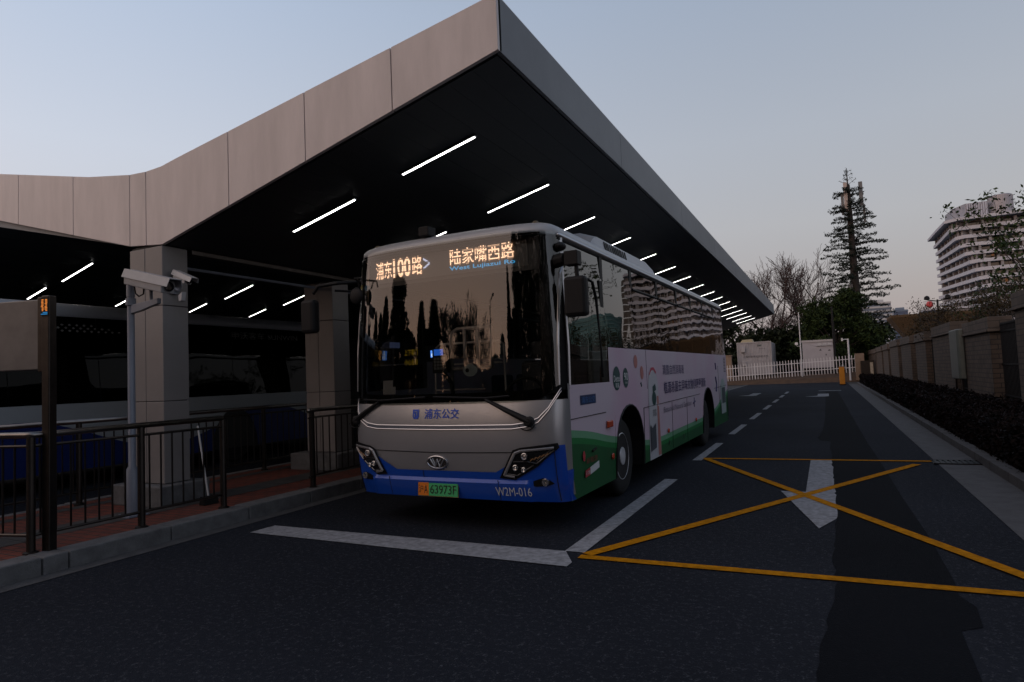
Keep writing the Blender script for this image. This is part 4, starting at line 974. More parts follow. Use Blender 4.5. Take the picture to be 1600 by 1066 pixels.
# ------------------------------------------------------------------ the parked bus beyond the platform (only its roadside flank shows)
def parked_bus():
    t = thing('parked_bus', 'parked white bus with blue waves and black windows behind the platform railings', 'bus', (-11.25, 1.2, 0))
    # local: x = 0 is the flank towards the platform, y runs back, body lies at negative x
    L_ = 11.8
    def wave():
        m, nt, b = newmat('wave_wrap'); nd, lk = nt.nodes, nt.links
        tc = nd.new('ShaderNodeTexCoord'); sp = nd.new('ShaderNodeSeparateXYZ'); lk.new(tc.outputs['Object'], sp.inputs[0])
        def M(op, a, b_=None):
            n = nd.new('ShaderNodeMath'); n.operation = op
            for i, v in ((0, a), (1, b_)):
                if v is None: continue
                if hasattr(v, 'node'): lk.new(v, n.inputs[i])
                else: n.inputs[i].default_value = v
            return n.outputs[0]
        s = M('MULTIPLY', M('SINE', M('ADD', M('MULTIPLY', sp.outputs['Y'], 1.257), -3.96)), .30)
        d = M('GREATER_THAN', sp.outputs['Z'], M('ADD', s, .84))
        mx = nd.new('ShaderNodeMix'); mx.data_type = 'RGBA'; lk.new(d, mx.inputs['Factor']); mx.inputs['A'].default_value = (.003, .016, .115, 1); mx.inputs['B'].default_value = (.32, .345, .365, 1)
        lk.new(mx.outputs['Result'], b.inputs['Base Color']); b.inputs['Roughness'].default_value = .4; return m
    m = MB(); ys = [0, 1.9, 2.5, 3.1, 7.9, 8.5, 9.1, L_]
    wx = [(2.5, .58), (8.5, .58)]
    def low(y):
        for c, r in wx:
            if abs(y - c) < r: return .3 + .82 * sqrt(1 - ((y - c) / r) ** 2)
        return .3
    ys = sorted(set([0, L_] + [c + r * cos(pi * k / 14) for c, r in wx for k in range(15)] + [i * .8 for i in range(1, 14)]))
    for a, b in zip(ys[:-1], ys[1:]): m.add([(0, a, low(a)), (0, b, low(b)), (0, b, 1.40), (0, a, 1.40)], [(0, 1, 2, 3)])
    m.build('side_panel', wave(), t)
    m = MB(); m.box(-2.5, -.03, 0, L_, .3, 1.36); m.build('body', M_busdark, t)
    m = MB(); P = [(-.145, 2.86), (-.12, 2.92), (-.135, 2.99), (-.17, 3.05), (-.32, 3.10), (-2.25, 3.10), (-2.45, 3.02), (-2.5, 2.86)]; n = len(P)
    m.add([(x, y, z) for y in (0, L_) for x, z in P], [(i, i + 1, n + i + 1, n + i) for i in range(n - 1)] + [tuple(range(n)), tuple(range(n, 2 * n))]); smooth_angle(m.build('roof', pmat('bus_roof_grey', (.50, .57, .64), .35, .1), t), 60)
    gm = glassmat('parked_window_glass', (.10, .115, .115), 1.45, .012, .9, .25)
    ss = [.05, 1.5, 2.9, 4.3, 5.7, 7.1, 8.5, 9.9, L_ - .05]
    for a, b in zip(ss[:-1], ss[1:]):
        m = MB(); m.add([(-.004, a + .006, 1.405), (-.004, b - .006, 1.405), (-.155, b - .006, 2.855), (-.155, a + .006, 2.855)], [(0, 1, 2, 3)]); m.build('window', gm, t, normals=False)
    m = MB(); m.box(-2.48, -2.40, 0, L_, 1.3, 2.86); m.box(-2.4, -.1, L_ - .1, L_, 1.3, 2.86); m.box(-2.4, -.1, 0, .1, 1.3, 2.86); m.build('lining', M_busdark, t)
    m = MB()
    for k in range(9):
        y = 1.3 + k * 1.1; m.box(-.62, -.18, y, y + .12, 1.25, 1.62); m.box(-2.3, -1.86, y, y + .12, 1.25, 1.62)
    m.build('seat_backs', pmat('seat_dark_blue', (.02, .03, .06), .7), t)
    for c, r in wx:
        w = MB(); w.lathe([(.3, -.12), (.44, -.13), (.48, -.09), (.48, .09), (.44, .13), (.3, .12)], 30, 'X', (-.2, c, .48)); wt = w.build('wheel', M_rubber, t)
        w = MB(); w.lathe([(.3, .1), (.26, .02), (.14, .06), (.10, .10), (.001, .10)], 24, 'X', (-.2, c, .48)); w.build('rim', M_steel_dark, wt)
    lettering('maker_name', '申沃客车 SUNWIN', 1.9, .16, lambda u, v: (-.128 - .0834 * v / .8, 8.55 + u, 2.60 + v), pmat('pale_lettering', (.16, .17, .17), .5), t)
    m = MB()
    for j in range(3):
        for k in range(11 - j * 2):
            y = 4.9 + k * .12 + (j % 2) * .06; z = 2.62 + j * .05; m.add([(-.128 - .104 * (z - 2.6), y - .03, z), (-.126 - .104 * (z - 2.6), y, z - .022), (-.128 - .104 * (z - 2.6), y + .03, z), (-.130 - .104 * (z - 2.6), y, z + .022)], [(0, 1, 2, 3)])
    m.build('print_pattern', pmat('pale_lettering', (.16, .17, .17), .5), t)
parked_bus()

# ------------------------------------------------------------------ right side: hedge, brick wall
def quads_cloud(m, pts, size, flat=.0, rnd=random):
    for (x, y, z) in pts:
        a = Vector((rnd.gauss(0, 1), rnd.gauss(0, 1), rnd.gauss(0, 1) + flat)).normalized(); b = a.orthogonal().normalized(); ang = rnd.random() * 2 * pi
        c = a.cross(b); u = b * cos(ang) + c * sin(ang); v = a.cross(u); s = size * rnd.uniform(.6, 1.3)
        p = Vector((x, y, z)); n = len(m.v)
        m.v += [tuple(p - u * s), tuple(p + v * s * .45), tuple(p + u * s), tuple(p - v * s * .45)]; m.f.append((n, n + 1, n + 2, n + 3))
def hedge():
    rnd = random.Random(11)
    t = thing('hedge', 'long low dark trimmed hedge between the road kerb and the brick wall', 'hedge', (2.7, 0, 0))
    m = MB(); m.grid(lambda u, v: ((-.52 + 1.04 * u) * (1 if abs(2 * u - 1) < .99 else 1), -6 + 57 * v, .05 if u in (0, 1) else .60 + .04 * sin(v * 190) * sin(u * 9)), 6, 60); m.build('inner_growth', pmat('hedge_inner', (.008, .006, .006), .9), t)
    m = MB(); pts = []
    def put(y):
        q = rnd.random()
        if q < .45: x = rnd.uniform(-.60, .62); z = .64 + rnd.gauss(0, .035) + .03 * sin(y * 3.1) * cos(x * 5)
        else:
            x = (-.58 if q < .95 else .6) + rnd.gauss(0, .035); z = rnd.uniform(.05, .66)
        return (x, y, z)
    for (a, b, n, s) in ((-2, 9, 5000, .038), (9, 18, 16000, .036), (18, 30, 9000, .05), (30, 51, 7000, .075)):
        quads_cloud(m, [put(rnd.uniform(a, b)) for _ in range(n)], s, 0, rnd)
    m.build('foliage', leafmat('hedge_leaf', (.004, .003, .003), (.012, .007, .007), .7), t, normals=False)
    tag(t, 'long low dark trimmed hedge between the road kerb and the brick wall', 'hedge')
hedge()
M_brick = brickmat('buff_brick', (.118, .083, .062), (.088, .064, .048), (.034, .028, .024), .30, .115, .010)
M_cap = brickmat('buff_cap_brick', (.125, .095, .075), (.10, .077, .06), (.045, .037, .032), .60, .16, .008)
def brick_wall():
    t = thing('brick_wall', 'long buff brick boundary wall with capped piers and black iron railing gaps', 'wall', (3.55, 12, 0))
    segs = [(8.6, 10.4, 2.9), (13.0, 16.4, 2.83), (18.75, 21.9, 2.50), (23.85, 27.8, 2.68), (29.7, 32.8, 2.64), (34.6, 38.7, 2.68), (40.4, 45.1, 2.70), (46.6, 50.4, 2.62), (51.6, 57.0, 2.60), (57.6, 67, 2.55)]
    for i, (a, b, h) in enumerate(segs):
        m = MB(); m.box(0, .42, a - 12, b - 12, 0, h - .36); p = m.build('pier', M_brick, t, bevel=.01)
        m = MB(); m.box(-.07, .49, a - 12.09, b - 11.91, h - .356, h - .30); m.box(-.03, .45, a - 12.05, b - 11.95, h - .30, h); m.build('cap', M_cap, p, bevel=.012)
        if i + 1 < len(segs):
            c = segs[i + 1][0]
            m = MB(); m.box(.05, .37, b - 12, c - 12, 0, .50); m.build('low_wall', M_cap, t)
            m = MB(); n = max(3, int((c - b) / .11))
            for k in range(1, n):
                y = b - 12 + (c - b) * k / n; m.box(.19, .215, y - .011, y + .011, .50, 2.26); m.lathe([(.012, 2.26), (.02, 2.29), (.001, 2.36)], 6, 'Z', (.2025, y, 0))
            for z in (.62, 1.35, 2.12): m.box(.185, .22, b - 12, c - 12, z, z + .035)
            m.build('iron_railing', M_black, t)
brick_wall()
def wall_planting():
    rnd = random.Random(23)
    for i, (y0, y1, lab) in enumerate(((13, 23, 'dark dense shrub bank behind the nearest gap of the brick wall'), (23, 34, 'dark dense shrub bank behind the wall gap with the metal box'), (34, 46, 'dark dense shrub bank behind the far gaps of the brick wall'))):
        t = thing('shrub_bank', lab, 'shrub', (5.2, y0, 0), 0, 'shrub banks behind the wall')
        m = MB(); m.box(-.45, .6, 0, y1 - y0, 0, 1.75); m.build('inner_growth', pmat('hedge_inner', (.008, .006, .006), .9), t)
        m = MB(); quads_cloud(m, [(rnd.choice((-.5, .0, .5)) + rnd.gauss(0, .14), rnd.uniform(0, y1 - y0), rnd.uniform(0, 2.05)) for _ in range(4200)], .09, 0, rnd); m.build('foliage', M_everdark, t, normals=False)
wall_planting()
def wall_cabinet():
    t = thing('wall_cabinet', 'tall narrow grey green metal box on legs in a gap of the brick wall', 'utility box', (3.42, 22.55, 0))
    m = MB(); P = [(-.05, -.62), (.0, -.70), (.12, -.72), (.12, .62), (0, .60), (-.05, .52)]; m.prism([(x, y, .95) for x, y in P], (0, 0, 1.42)); m.build('cabinet', pmat('cabinet_green', (.115, .13, .12), .45, .2, noise=.2, nscale=3), t, bevel=.03)
    m = MB()
    for y in (-.55, .45): m.box(.02, .07, y, y + .05, 0, .95)
    m.build('legs', M_steel_dark, t)
wall_cabinet()

# ------------------------------------------------------------------ the far end of the lane
def bank():
    m = MB(); m.grid(lambda u, v: (-30 + 36 * u, 58.5 + 40 * v ** 1.5, (.0 if v == 0 else .14 + (.10 + .55 * u) * min(1, v * 5))), 30, 12); struct(m.build('earth_bank', M_earth))
bank()
def picket_fence():
    t = thing('picket_fence', 'white picket fence along the end of the lane', 'fence', (-9.2, 59.6, .28))
    n = 52; L_ = 11.6; dz = .042
    m = MB(); m.box(-.028, .028, -.012, .012, 0, 1.34); m.add([(-.028, -.012, 1.34), (.028, -.012, 1.34), (.028, .012, 1.34), (-.028, .012, 1.34), (0, -.012, 1.42), (0, .012, 1.42)], [(0, 1, 4), (2, 3, 5), (1, 2, 5, 4), (3, 0, 4, 5)])
    p = m.build('picket', M_white, t)
    for k in range(n):
        o = p if k == 0 else p.copy()
        if k: COL.objects.link(o); o.parent = t
        x = L_ * k / (n - 1); o.location = (x, 0, x * dz); o.scale = (1.5 if k % 13 == 3 else 1, 1.6 if k % 13 == 3 else 1, 1)
    for z in (.36, 1.06):
        m = MB(); m.prism([(0, .013, z), (L_, .013, z + L_ * dz), (L_, .013, z + L_ * dz + .06), (0, .013, z + .06)], (0, .025, 0)); m.build('rail', M_white, t)
picket_fence()
def barrier():
    t = thing('barrier_gate', 'orange barrier gate cabinet at the end of the lane', 'barrier', (.98, 50.5, 0))
    m = MB(); m.box(-.17, .17, -.15, .17, .06, 1.26); m.build('cabinet', pmat('barrier_orange', (.55, .21, .012), .45, noise=.1), t, bevel=.03)
    m = MB(); m.box(-.21, .21, -.19, .21, 0, .06); m.build('foot', M_black, t)
    m = MB(); m.lathe([(.10, 0), (.10, .08)], 14, 'X', (.17, 0, 1.08)); m.build('arm_hub', M_steel_dark, t)
    m = MB(); m.box(-.18, .18, -.16, .18, 1.262, 1.30); m.build('lid', pmat('barrier_lid', (.22, .10, .02), .5), t)
barrier()
def containers():
    t = thing('container', 'white ribbed container with Chinese lettering behind the picket fence', 'container', (-5.75, 62, .75))
    m = MB(); n = 22; W2 = 1.45
    P = []
    for k in range(n):
        x0 = -W2 + 2 * W2 * k / n; d = 2 * W2 / n
        P += [(x0, 0), (x0 + d * .35, 0), (x0 + d * .5, .05), (x0 + d * .85, .05)]
    P += [(W2, 0)]
    q = len(P); m.add([(x, y, z) for z in (.1, 2.95) for x, y in P], [(i, i + 1, q + i + 1, q + i) for i in range(q - 1)]); m.box(-W2, W2, .06, 5.5, .1, 2.95); m.build('shell', pmat('container_white', (.40, .39, .41), .5, 0, noise=.2, nscale=1.5), t)
    m = MB()
    for x in (-W2 - .02, W2 - .06): m.box(x, x + .08, -.03, .05, .05, 3.0)
    m.box(-W2 - .02, W2 + .02, -.031, .05, 2.93, 3.02); m.box(-W2 - .02, W2 + .02, -.031, .05, .03, .14); m.build('frame', pmat('container_frame', (.36, .35, .36), .5), t)
    for z in (2.12, .85): m = MB(); m.box(-1.08, -.74, -.26, 0, z, z + .42); m.build('vent_box', pmat('container_frame', (.36, .35, .36), .5), t, bevel=.02)
    m = MB(); m.prism([(-1.15, .1, 3.02), (-.05, .1, 3.02), (-.15, .1, 3.28), (-.95, .1, 3.26)], (0, 1.2, 0)); m.build('roof_unit', pmat('cream_cover', (.40, .36, .24), .6), t)
    lettering('container_text', '上海新能源光储能系统', 2.15, .2, lambda u, v: (-.98 + u, -.012, 1.60 + v), pmat('text_grey', (.09, .09, .10), .6), t)
    lettering('logo_text', 'SWF', .36, .17, lambda u, v: (.30 + u, -.012, 2.58 + v), pmat('text_green_dark', (.01, .04, .03), .6), t, .02); lettering('small_text', '新能源科技', .5, .08, lambda u, v: (.45 + u, -.012, 2.35 + v), pmat('text_grey', (.09, .09, .10), .6), t)
    t = thing('control_cabin', 'plain white equipment cabin with small dark warning signs behind the picket fence', 'cabin', (-.55, 62.5, .85))
    m = MB(); m.box(-1.22, 1.22, 0, 2.4, .35, 2.62); m.build('shell', pmat('cabin_white', (.38, .37, .40), .5, 0, noise=.12, nscale=1.5), t)
    m = MB(); m.box(-1.27, 1.27, -.06, 2.45, 2.62, 2.80); m.build('roof', pmat('cabin_roof', (.42, .41, .42), .5), t)
    m = MB(); m.box(-1.15, 1.15, .1, 2.3, -.4, .345); m.build('skid', M_black, t)
    m = MB()
    for x in (.02, .42, .82): m.box(x, x + .30, -.02, .0, 2.34, 2.50)
    m.box(-.1, 1.16, -.10, 0, 2.26, 2.29); m.build('vents', pmat('vent_pale', (.46, .47, .48), .5), t)
    m = MB(); dk = pmat('sign_dark', (.05, .05, .05), .6)
    m.poly([(.12, -.004, 1.84), (.32, -.004, 1.84), (.22, -.004, 2.02)]); m.poly([(.80, -.004, 1.80), (1.02, -.004, 1.80), (.98, -.004, 1.92), (.86, -.004, 1.90)]); m.poly([(.60, -.004, 1.40), (.68, -.004, 1.40), (.68, -.004, 1.54), (.60, -.004, 1.54)]); m.build('warning_signs', dk, t)
containers()
def lane_poles():
    t = thing('mast', 'thin white mast with a small floodlight between the two white cabins', 'mast', (-1.86, 60.6, .4))
    m = MB(); m.tube([(0, 0, 0), (.02, 0, 5.65)], [.055, .035], 10); m.build('pole', M_white, t); m = MB(); m.box(-.42, -.18, -.12, .10, 2.85, 3.06); m.tube([(0, 0, 2.72), (-.3, 0, 2.74), (-.3, 0, 2.86)], .02, 6); m.build('floodlight', pmat('lamp_white', (.7, .7, .7), .4), t)
    t = thing('mast', 'short white pole with a twin arm camera beside the barrier gate', 'mast', (1.72, 58.2, .12))
    m = MB(); m.tube([(0, 0, 0), (0, 0, 3.35)], .065, 10); m.build('pole', M_white, t); m = MB(); m.tube([(0, 0, 3.30), (-.40, 0, 3.30)], .035, 8); m.box(-.48, -.36, -.1, .12, 3.18, 3.42); m.build('arm', M_white, t)
    t = thing('mast', 'tall thin black mast in front of the round evergreen tree', 'mast', (.75, 61.5, .5))
    m = MB(); m.tube([(0, 0, 0), (0, 0, 5.9)], [.10, .07], 8); m.build('pole', M_black, t)
    t = thing('gate_booth', 'small buff gate pillar with a pale notice at the end of the brick wall', 'gate pillar', (2.7, 58.6, .1))
    m = MB(); m.box(-.55, .1, 0, .5, 0, 2.15); m.build('pillar', pmat('pillar_buff', (.24, .17, .12), .7, noise=.2), t); m = MB(); m.box(-.2, .75, -.5, .0, 0, 1.55); m.build('cabinet', M_steel_dark, t)
    m = MB(); m.box(.45, .66, -.52, -.502, .45, 1.40); m.build('notice', pmat('notice_pale', (.45, .40, .32), .6, noise=.4, nscale=6), t)
    t = thing('gate_pillar', 'low buff pillar left of the ribbed white container', 'gate pillar', (-8.15, 61, .4)); m = MB(); m.box(-.5, .5, 0, .6, 0, 2.15); m.build('pillar', pmat('pillar_buff', (.24, .17, .12), .7, noise=.2), t); m = MB(); m.box(-.56, .56, -.06, .66, 2.15, 2.25); m.build('cap', pmat('pillar_buff', (.24, .17, .12), .7), t)
lane_poles()

# ------------------------------------------------------------------ trees
M_bark = pmat('bark', (.035, .028, .024), .9, 0, noise=.4, nscale=6)
M_bark_pale = pmat('bark_pale', (.070, .046, .043), .9, 0, noise=.3, nscale=6)
def branches(m, rnd, p, d, ln, r, depth, spread, up, tips, min_r=.006, kids=(2, 4), wig=.18):
    pts = [p]; rs = [r]; q = p.copy(); n = 4; dd = d.copy()
    for k in range(n):
        dd = (dd + Vector((rnd.gauss(0, wig), rnd.gauss(0, wig), rnd.gauss(0, wig * .6) + up * .12))).normalized()
        q = q + dd * ln / n; pts.append(q.copy()); rs.append(max(min_r, r * (1 - .45 * (k + 1) / n)))
    m.tube(pts, rs, 6 if depth > 2 else (4 if depth > 1 else 3), cap=False)
    if depth == 0: tips.append(q.copy()); return
    for k in range(rnd.randint(*kids)):
        f = rnd.uniform(.35, 1.0); i = min(n - 1, int(f * n)); s = pts[i].lerp(pts[i + 1], f * n - i)
        ax = Vector((rnd.gauss(0, 1), rnd.gauss(0, 1), rnd.gauss(0, 1))); ax = (ax - dd * ax.dot(dd)).normalized()
        nd_ = (dd * cos(spread) + ax * sin(spread) + Vector((0, 0, up * .3))).normalized()
        branches(m, rnd, s, nd_, ln * rnd.uniform(.55, .8), r * rnd.uniform(.45, .62), depth - 1, spread, up, tips, min_r, kids, wig)
    branches(m, rnd, q, dd, ln * rnd.uniform(.6, .8), rs[-1] * .9, depth - 1, spread, up, tips, min_r, kids, wig)
def bare_tree(loc, h, seed, label, depth=5, spread=.55, mat=None, group='bare winter trees', r0=None, min_r=.012, kids=(2, 3), trunk=.22):
    rnd = random.Random(seed); t = thing('bare_tree', label, 'tree', loc, 0, group); mat = mat or M_bark_pale
    m = MB(); r0 = r0 or h * .014
    pts = [Vector((0, 0, -.2)), Vector((rnd.gauss(0, .05), rnd.gauss(0, .05), h * trunk * .5)), Vector((rnd.gauss(0, .1), rnd.gauss(0, .1), h * trunk))]
    m.tube(pts, [r0 * 1.15, r0, r0 * .9], 8); m.build('trunk', mat, t)
    m = MB(); tips = []
    for k in range(3):
        a = 2 * pi * (k + rnd.random() * .5) / 3; branches(m, rnd, pts[-1] - Vector((0, 0, h * .02 * k)), Vector((cos(a) * .36, sin(a) * .36, 1)).normalized(), h * .27, r0 * .62, depth - 1, spread, .5, tips, min_r, kids)
    m.build('crown', mat, t, normals=False); return t
bare_tree((-8.6, 76, 0), 15.0, 1, 'bare winter tree half hidden behind the far end of the canopy side', kids=(3, 4), min_r=.016)
bare_tree((-5.6, 80, 0), 16.4, 5, 'tall bare winter tree between the canopy end and the round evergreen tree', kids=(3, 4), min_r=.016)
bare_tree((-.9, 84, 0), 17.6, 9, 'spreading bare winter tree rising behind the round evergreen tree', spread=.5, kids=(2, 4), min_r=.02)
bare_tree((-4.0, 90, 0), 11.5, 21, 'small bare winter tree low behind the tall slim one', spread=.65, kids=(3, 4), min_r=.016)
bare_tree((-11.5, 82, 0), 12.0, 33, 'bare winter tree seen at the very edge of the canopy end', spread=.65)

def leafy_tree(name, label, loc, h, blobs, nleaf, size, mat, seed, trunk_r=.16, group=None, limbs=True, cat='tree'):
    rnd = random.Random(seed); t = thing(name, label, cat, loc, 0, group)
    m = MB(); m.tube([(0, 0, -.2), (.05, 0, h * .25), (0, .05, h * .5)], [trunk_r * 1.2, trunk_r, trunk_r * .6], 8)
    if limbs:
        for (x, y, z, rx, ry, rz) in blobs: m.tube([(0, 0, h * .3), (x * .5, y * .5, (z + h * .3) * .5), (x, y, z)], [trunk_r * .5, trunk_r * .35, .02], 5, cap=False)
    m.build('trunk', M_bark, t)
    m = MB(); tot = sum(b[3] * b[4] * b[5] for b in blobs)
    for (x, y, z, rx, ry, rz) in blobs:
        n = int(nleaf * rx * ry * rz / tot); cl = []
        # leaves gather in clumps over the shell of each mass
        for c in range(max(4, n // 34)):
            th = rnd.random() * 2 * pi; ph = math.acos(rnd.uniform(-1, 1)); rr = rnd.uniform(.62, 1.05)
            cl.append((x + rx * rr * sin(ph) * cos(th), y + ry * rr * sin(ph) * sin(th), z + rz * rr * cos(ph)))
        for c in cl:
            quads_cloud(m, [(c[0] + rnd.gauss(0, size * 1.7), c[1] + rnd.gauss(0, size * 1.7), c[2] + rnd.gauss(0, size * 1.3)) for _ in range(34)], size, .6, rnd)
    m.build('crown', mat, t, normals=False); return t
rb = random.Random(5)
def blobs_dome(w, h0, h1, n, rnd):
    out = []
    for k in range(n):
        a = rnd.random() * 2 * pi; f = sqrt(rnd.random()); zf = rnd.random()
        z = h0 + (h1 - h0) * zf; wr = w * sqrt(max(.05, 1 - (zf * .9) ** 2.2))
        out.append((wr * f * cos(a), wr * f * sin(a) * .8, z, w * rnd.uniform(.26, .40), w * rnd.uniform(.26, .40), w * rnd.uniform(.2, .3)))
    return out
leafy_tree('evergreen_tree', 'broad round dark green evergreen tree behind the white equipment cabin', (1.0, 67, 0), 8.4, blobs_dome(3.5, 2.2, 7.5, 34, rb), 26000, .15, M_ever, 3, .22)
for i, (x, y, w, h, lab) in enumerate(((-9.5, 73, 3.3, 6.4, 'dark dense evergreen shrub mass behind the ribbed container, nearest the canopy'), (-5.4, 72, 3.2, 5.8, 'dark dense evergreen shrub mass between the container and the cabin'), (-1.6, 73, 3.2, 6.0, 'dark dense evergreen shrub mass behind the white mast'), (-14, 74, 3.6, 6.6, 'dark dense evergreen mass under the far end of the canopy'), (3.6, 74, 2.3, 6.4, 'dark rounded evergreen shrub at the foot of the antenna mast tree'))):
    leafy_tree('evergreen_shrub', lab, (x, y, 0), h, blobs_dome(w, .6, h - 1, 18, rb), 8000, .26, M_everdark, 40 + i, .12, 'dark evergreens behind the fence', False, 'shrub')

def antenna_tree():
    rnd = random.Random(8)
    t = thing('antenna_mast', 'tall phone mast disguised as a conifer with pale antenna panels near its top', 'antenna mast', (3.35, 75, 0))
    H_ = 21.7; lx = -.06
    m = MB(); m.tube([(0, 0, -.2), (lx, 0, 5), (lx * 2, 0, 11), (lx * 2.5, 0, 18), (lx * 2.6, 0, 20)], [.56, .50, .38, .24, .20], 12); m.build('trunk', pmat('mast_brown', (.030, .024, .021), .8, 0, noise=.3, nscale=4), t)
    m = MB(); m.tube([(lx * 2.6, 0, 20), (lx * 2.7, 0, 21.8)], [.07, .03], 6)
    f = MB()
    def branch(z, a, ln, droop):
        d = Vector((cos(a), sin(a), 0)); p = Vector((lx * 2.4, 0, z)); pts = [p]; k = 5
        for i in range(1, k + 1):
            s = i / k; pts.append(p + d * ln * s + Vector((0, 0, droop * ln * (s - .9 * s * s) + rnd.gauss(0, .03))))
        m.tube(pts, [.045, .038, .03, .024, .018, .012], 4, cap=False)
        for s in [.22 + .78 * j / (6 + int(ln * 2)) for j in range(7 + int(ln * 2))]:
            i = min(k - 1, int(s * k)); c = pts[i].lerp(pts[i + 1], s * k - i)
            sp = .34 * (1.15 - s * .6)
            # side twigs with needles
            for side in (-1, 1):
                if rnd.random() < .12: continue
                e = c + Vector((-d.y, d.x, 0)) * side * sp * rnd.uniform(.5, 1.3) + d * .18 + Vector((0, 0, rnd.uniform(-.14, .30)))
                m.tube([c, e], .010, 3, cap=False)
                quads_cloud(f, [tuple(c.lerp(e, rnd.uniform(.2, 1.1)) + Vector((rnd.gauss(0, .05), rnd.gauss(0, .05), rnd.gauss(0, .05)))) for _ in range(7)], .10, 0, rnd)
            quads_cloud(f, [tuple(c + Vector((rnd.gauss(0, .08), rnd.gauss(0, .08), rnd.gauss(.03, .07)))) for _ in range(4)], .09, 0, rnd)
    z = 5.9
    while z < 18.2:
        u = (z - 5.9) / 12.3; n = 5
        for k in range(n):
            a = 2 * pi * (k + rnd.random()) / n; ln = (3.6 - 1.9 * u) * rnd.uniform(.6, 1.12)
            if cos(a) > .5: ln *= 1.12
            branch(z + rnd.uniform(-.15, .15), a, ln, rnd.uniform(-.05, .30))
        z += .60
    for k in range(6): branch(18.9 + k * .06, 2 * pi * k / 6 + .3, rnd.uniform(1.0, 1.9), .2)
    for zz in (20.0, 20.5, 20.95, 21.35):
        for k in range(3):
            a = 2 * pi * k / 3 + zz * 5; ln = .85 * (22.3 - zz) / 2.2 * rnd.uniform(.6, 1.1); p = Vector((lx * 2.6, 0, zz)); e = p + Vector((cos(a) * ln, sin(a) * ln, ln * .5)); m.tube([p, e], .02, 4, cap=False)
            quads_cloud(f, [tuple(p.lerp(e, rnd.uniform(.3, 1.1)) + Vector((rnd.gauss(0, .09), rnd.gauss(0, .09), rnd.gauss(0, .09)))) for _ in range(11)], .085, 0, rnd)
    m.build('branch_frame', M_bark, t, normals=False); f.build('needles', leafmat('mast_needle', (.012, .020, .016), (.030, .042, .032)), t, normals=False)
    pan = pmat('antenna_panel', (.42, .36, .33), .5); pg = pmat('antenna_grey', (.13, .14, .15), .5)
    for (x, y, z, w, h, mt) in ((-.42, -.35, 17.2, .34, 3.0, pan), (-.74, -.1, 16.9, .26, 2.2, pg), (.98, -.2, 17.6, .36, 2.5, pg), (1.2, .25, 15.9, .22, 1.9, pg)):
        q = MB(); q.box(x - w / 2, x + w / 2, y - .12, y + .12, z, z + h); q.tube([(x, y + .1, z + .4), (-.15, 0, z + .4)], .04, 6); q.build('antenna_panel', mt, t, bevel=.04)
    q = MB(); q.box(-.75, -.35, -.5, -.2, 8.8, 9.6); q.build('junction_box', pg, t)
antenna_tree()

def sparse_tree(name, label, loc, h, seed, mat, nl, depth=4, spread=.6, size=.06, r0=.07, kids=(2, 3), cat='tree', group=None):
    rnd = random.Random(seed); t = thing(name, label, cat, loc, 0, group); m = MB(); tips = []
    pts = [Vector((0, 0, -.1)), Vector((.05, 0, h * .15)), Vector((.02, .05, h * .30))]; m.tube(pts, [r0 * 1.2, r0, r0 * .9], 8); m.build('trunk', M_bark, t); m = MB()
    for k in range(3):
        a = 2 * pi * (k + rnd.random() * .6) / 3; branches(m, rnd, pts[-1], Vector((cos(a) * .5, sin(a) * .5, 1)).normalized(), h * .28, r0 * .6, depth - 1, spread, .35, tips, .007, kids, .22)
    m.build('limbs', M_bark, t, normals=False); f = MB()
    for p in tips: quads_cloud(f, [tuple(p + Vector((rnd.gauss(0, .14), rnd.gauss(0, .14), rnd.gauss(-.03, .12)))) for _ in range(nl)], size, .5, rnd)
    f.build('crown', mat, t, normals=False); return t
M_leaf_r = leafmat('privet_leaf', (.018, .034, .012), (.050, .075, .024)); M_leaf_b = leafmat('autumn_leaf', (.030, .024, .012), (.075, .055, .028))
sparse_tree('street_tree', 'slender loose leaved green tree behind the nearest brick pier', (7.5, 24.5, 0), 6.9, 4, M_leaf_r, 15, size=.085)
sparse_tree('street_tree', 'tall green leaved tree cut by the right edge behind the wall', (8.2, 28.5, 0), 8.6, 17, M_leaf_r, 14, size=.09)
for i, (x, y, h, sd, lab) in enumerate(((5.2, 28, 4.3, 6, 'brownish twiggy shrub above the brick wall beside the metal box'), (5.6, 33, 5.2, 7, 'tall brownish twiggy shrub above the brick wall in front of the balcony building'), (5.0, 38, 4.8, 12, 'brownish twiggy shrub above the far part of the brick wall'), (6.9, 30, 5.0, 14, 'greenish twiggy shrub behind the brick wall under the slender tree'))):
    sparse_tree('twiggy_shrub', lab, (x, y, 0), h, sd, M_leaf_b if i < 3 else M_leaf_r, 9, depth=4, size=.055, r0=.05, kids=(2, 4), cat='shrub', group='shrubs above the brick wall')

def thatch_canopy():
    t = thing('thatched_shade', 'brown thatched flaring shade roof behind the brick wall', 'shade roof', (6.1, 50, 0))
    def ring(z, x0, x1, y): return [(x0, -y, z), (x1, -y, z), (x1, y, z), (x0, y, z)]
    m = MB(); A = ring(2.2, -.7, 2.6, .7); B = ring(4.35, -2.1, 3.6, 1.6); C = ring(4.5, -2.1, 3.6, 1.6); m.add(A + B + C, [(i, (i + 1) % 4, 4 + (i + 1) % 4, 4 + i) for i in range(4)] + [(4 + i, 4 + (i + 1) % 4, 8 + (i + 1) % 4, 8 + i) for i in range(4)] + [(8, 9, 10, 11), (3, 2, 1, 0)])
    m.build('thatch', pmat('thatch', (.115, .072, .036), .95, 0, noise=.5, nscale=5, bump=1, bscale=30, stretch=(6, 6, .6)), t)
    m = MB(); m.tube([(1, 0, 0), (1, 0, 2.3)], .2, 8); m.build('post', M_bark, t)
thatch_canopy()
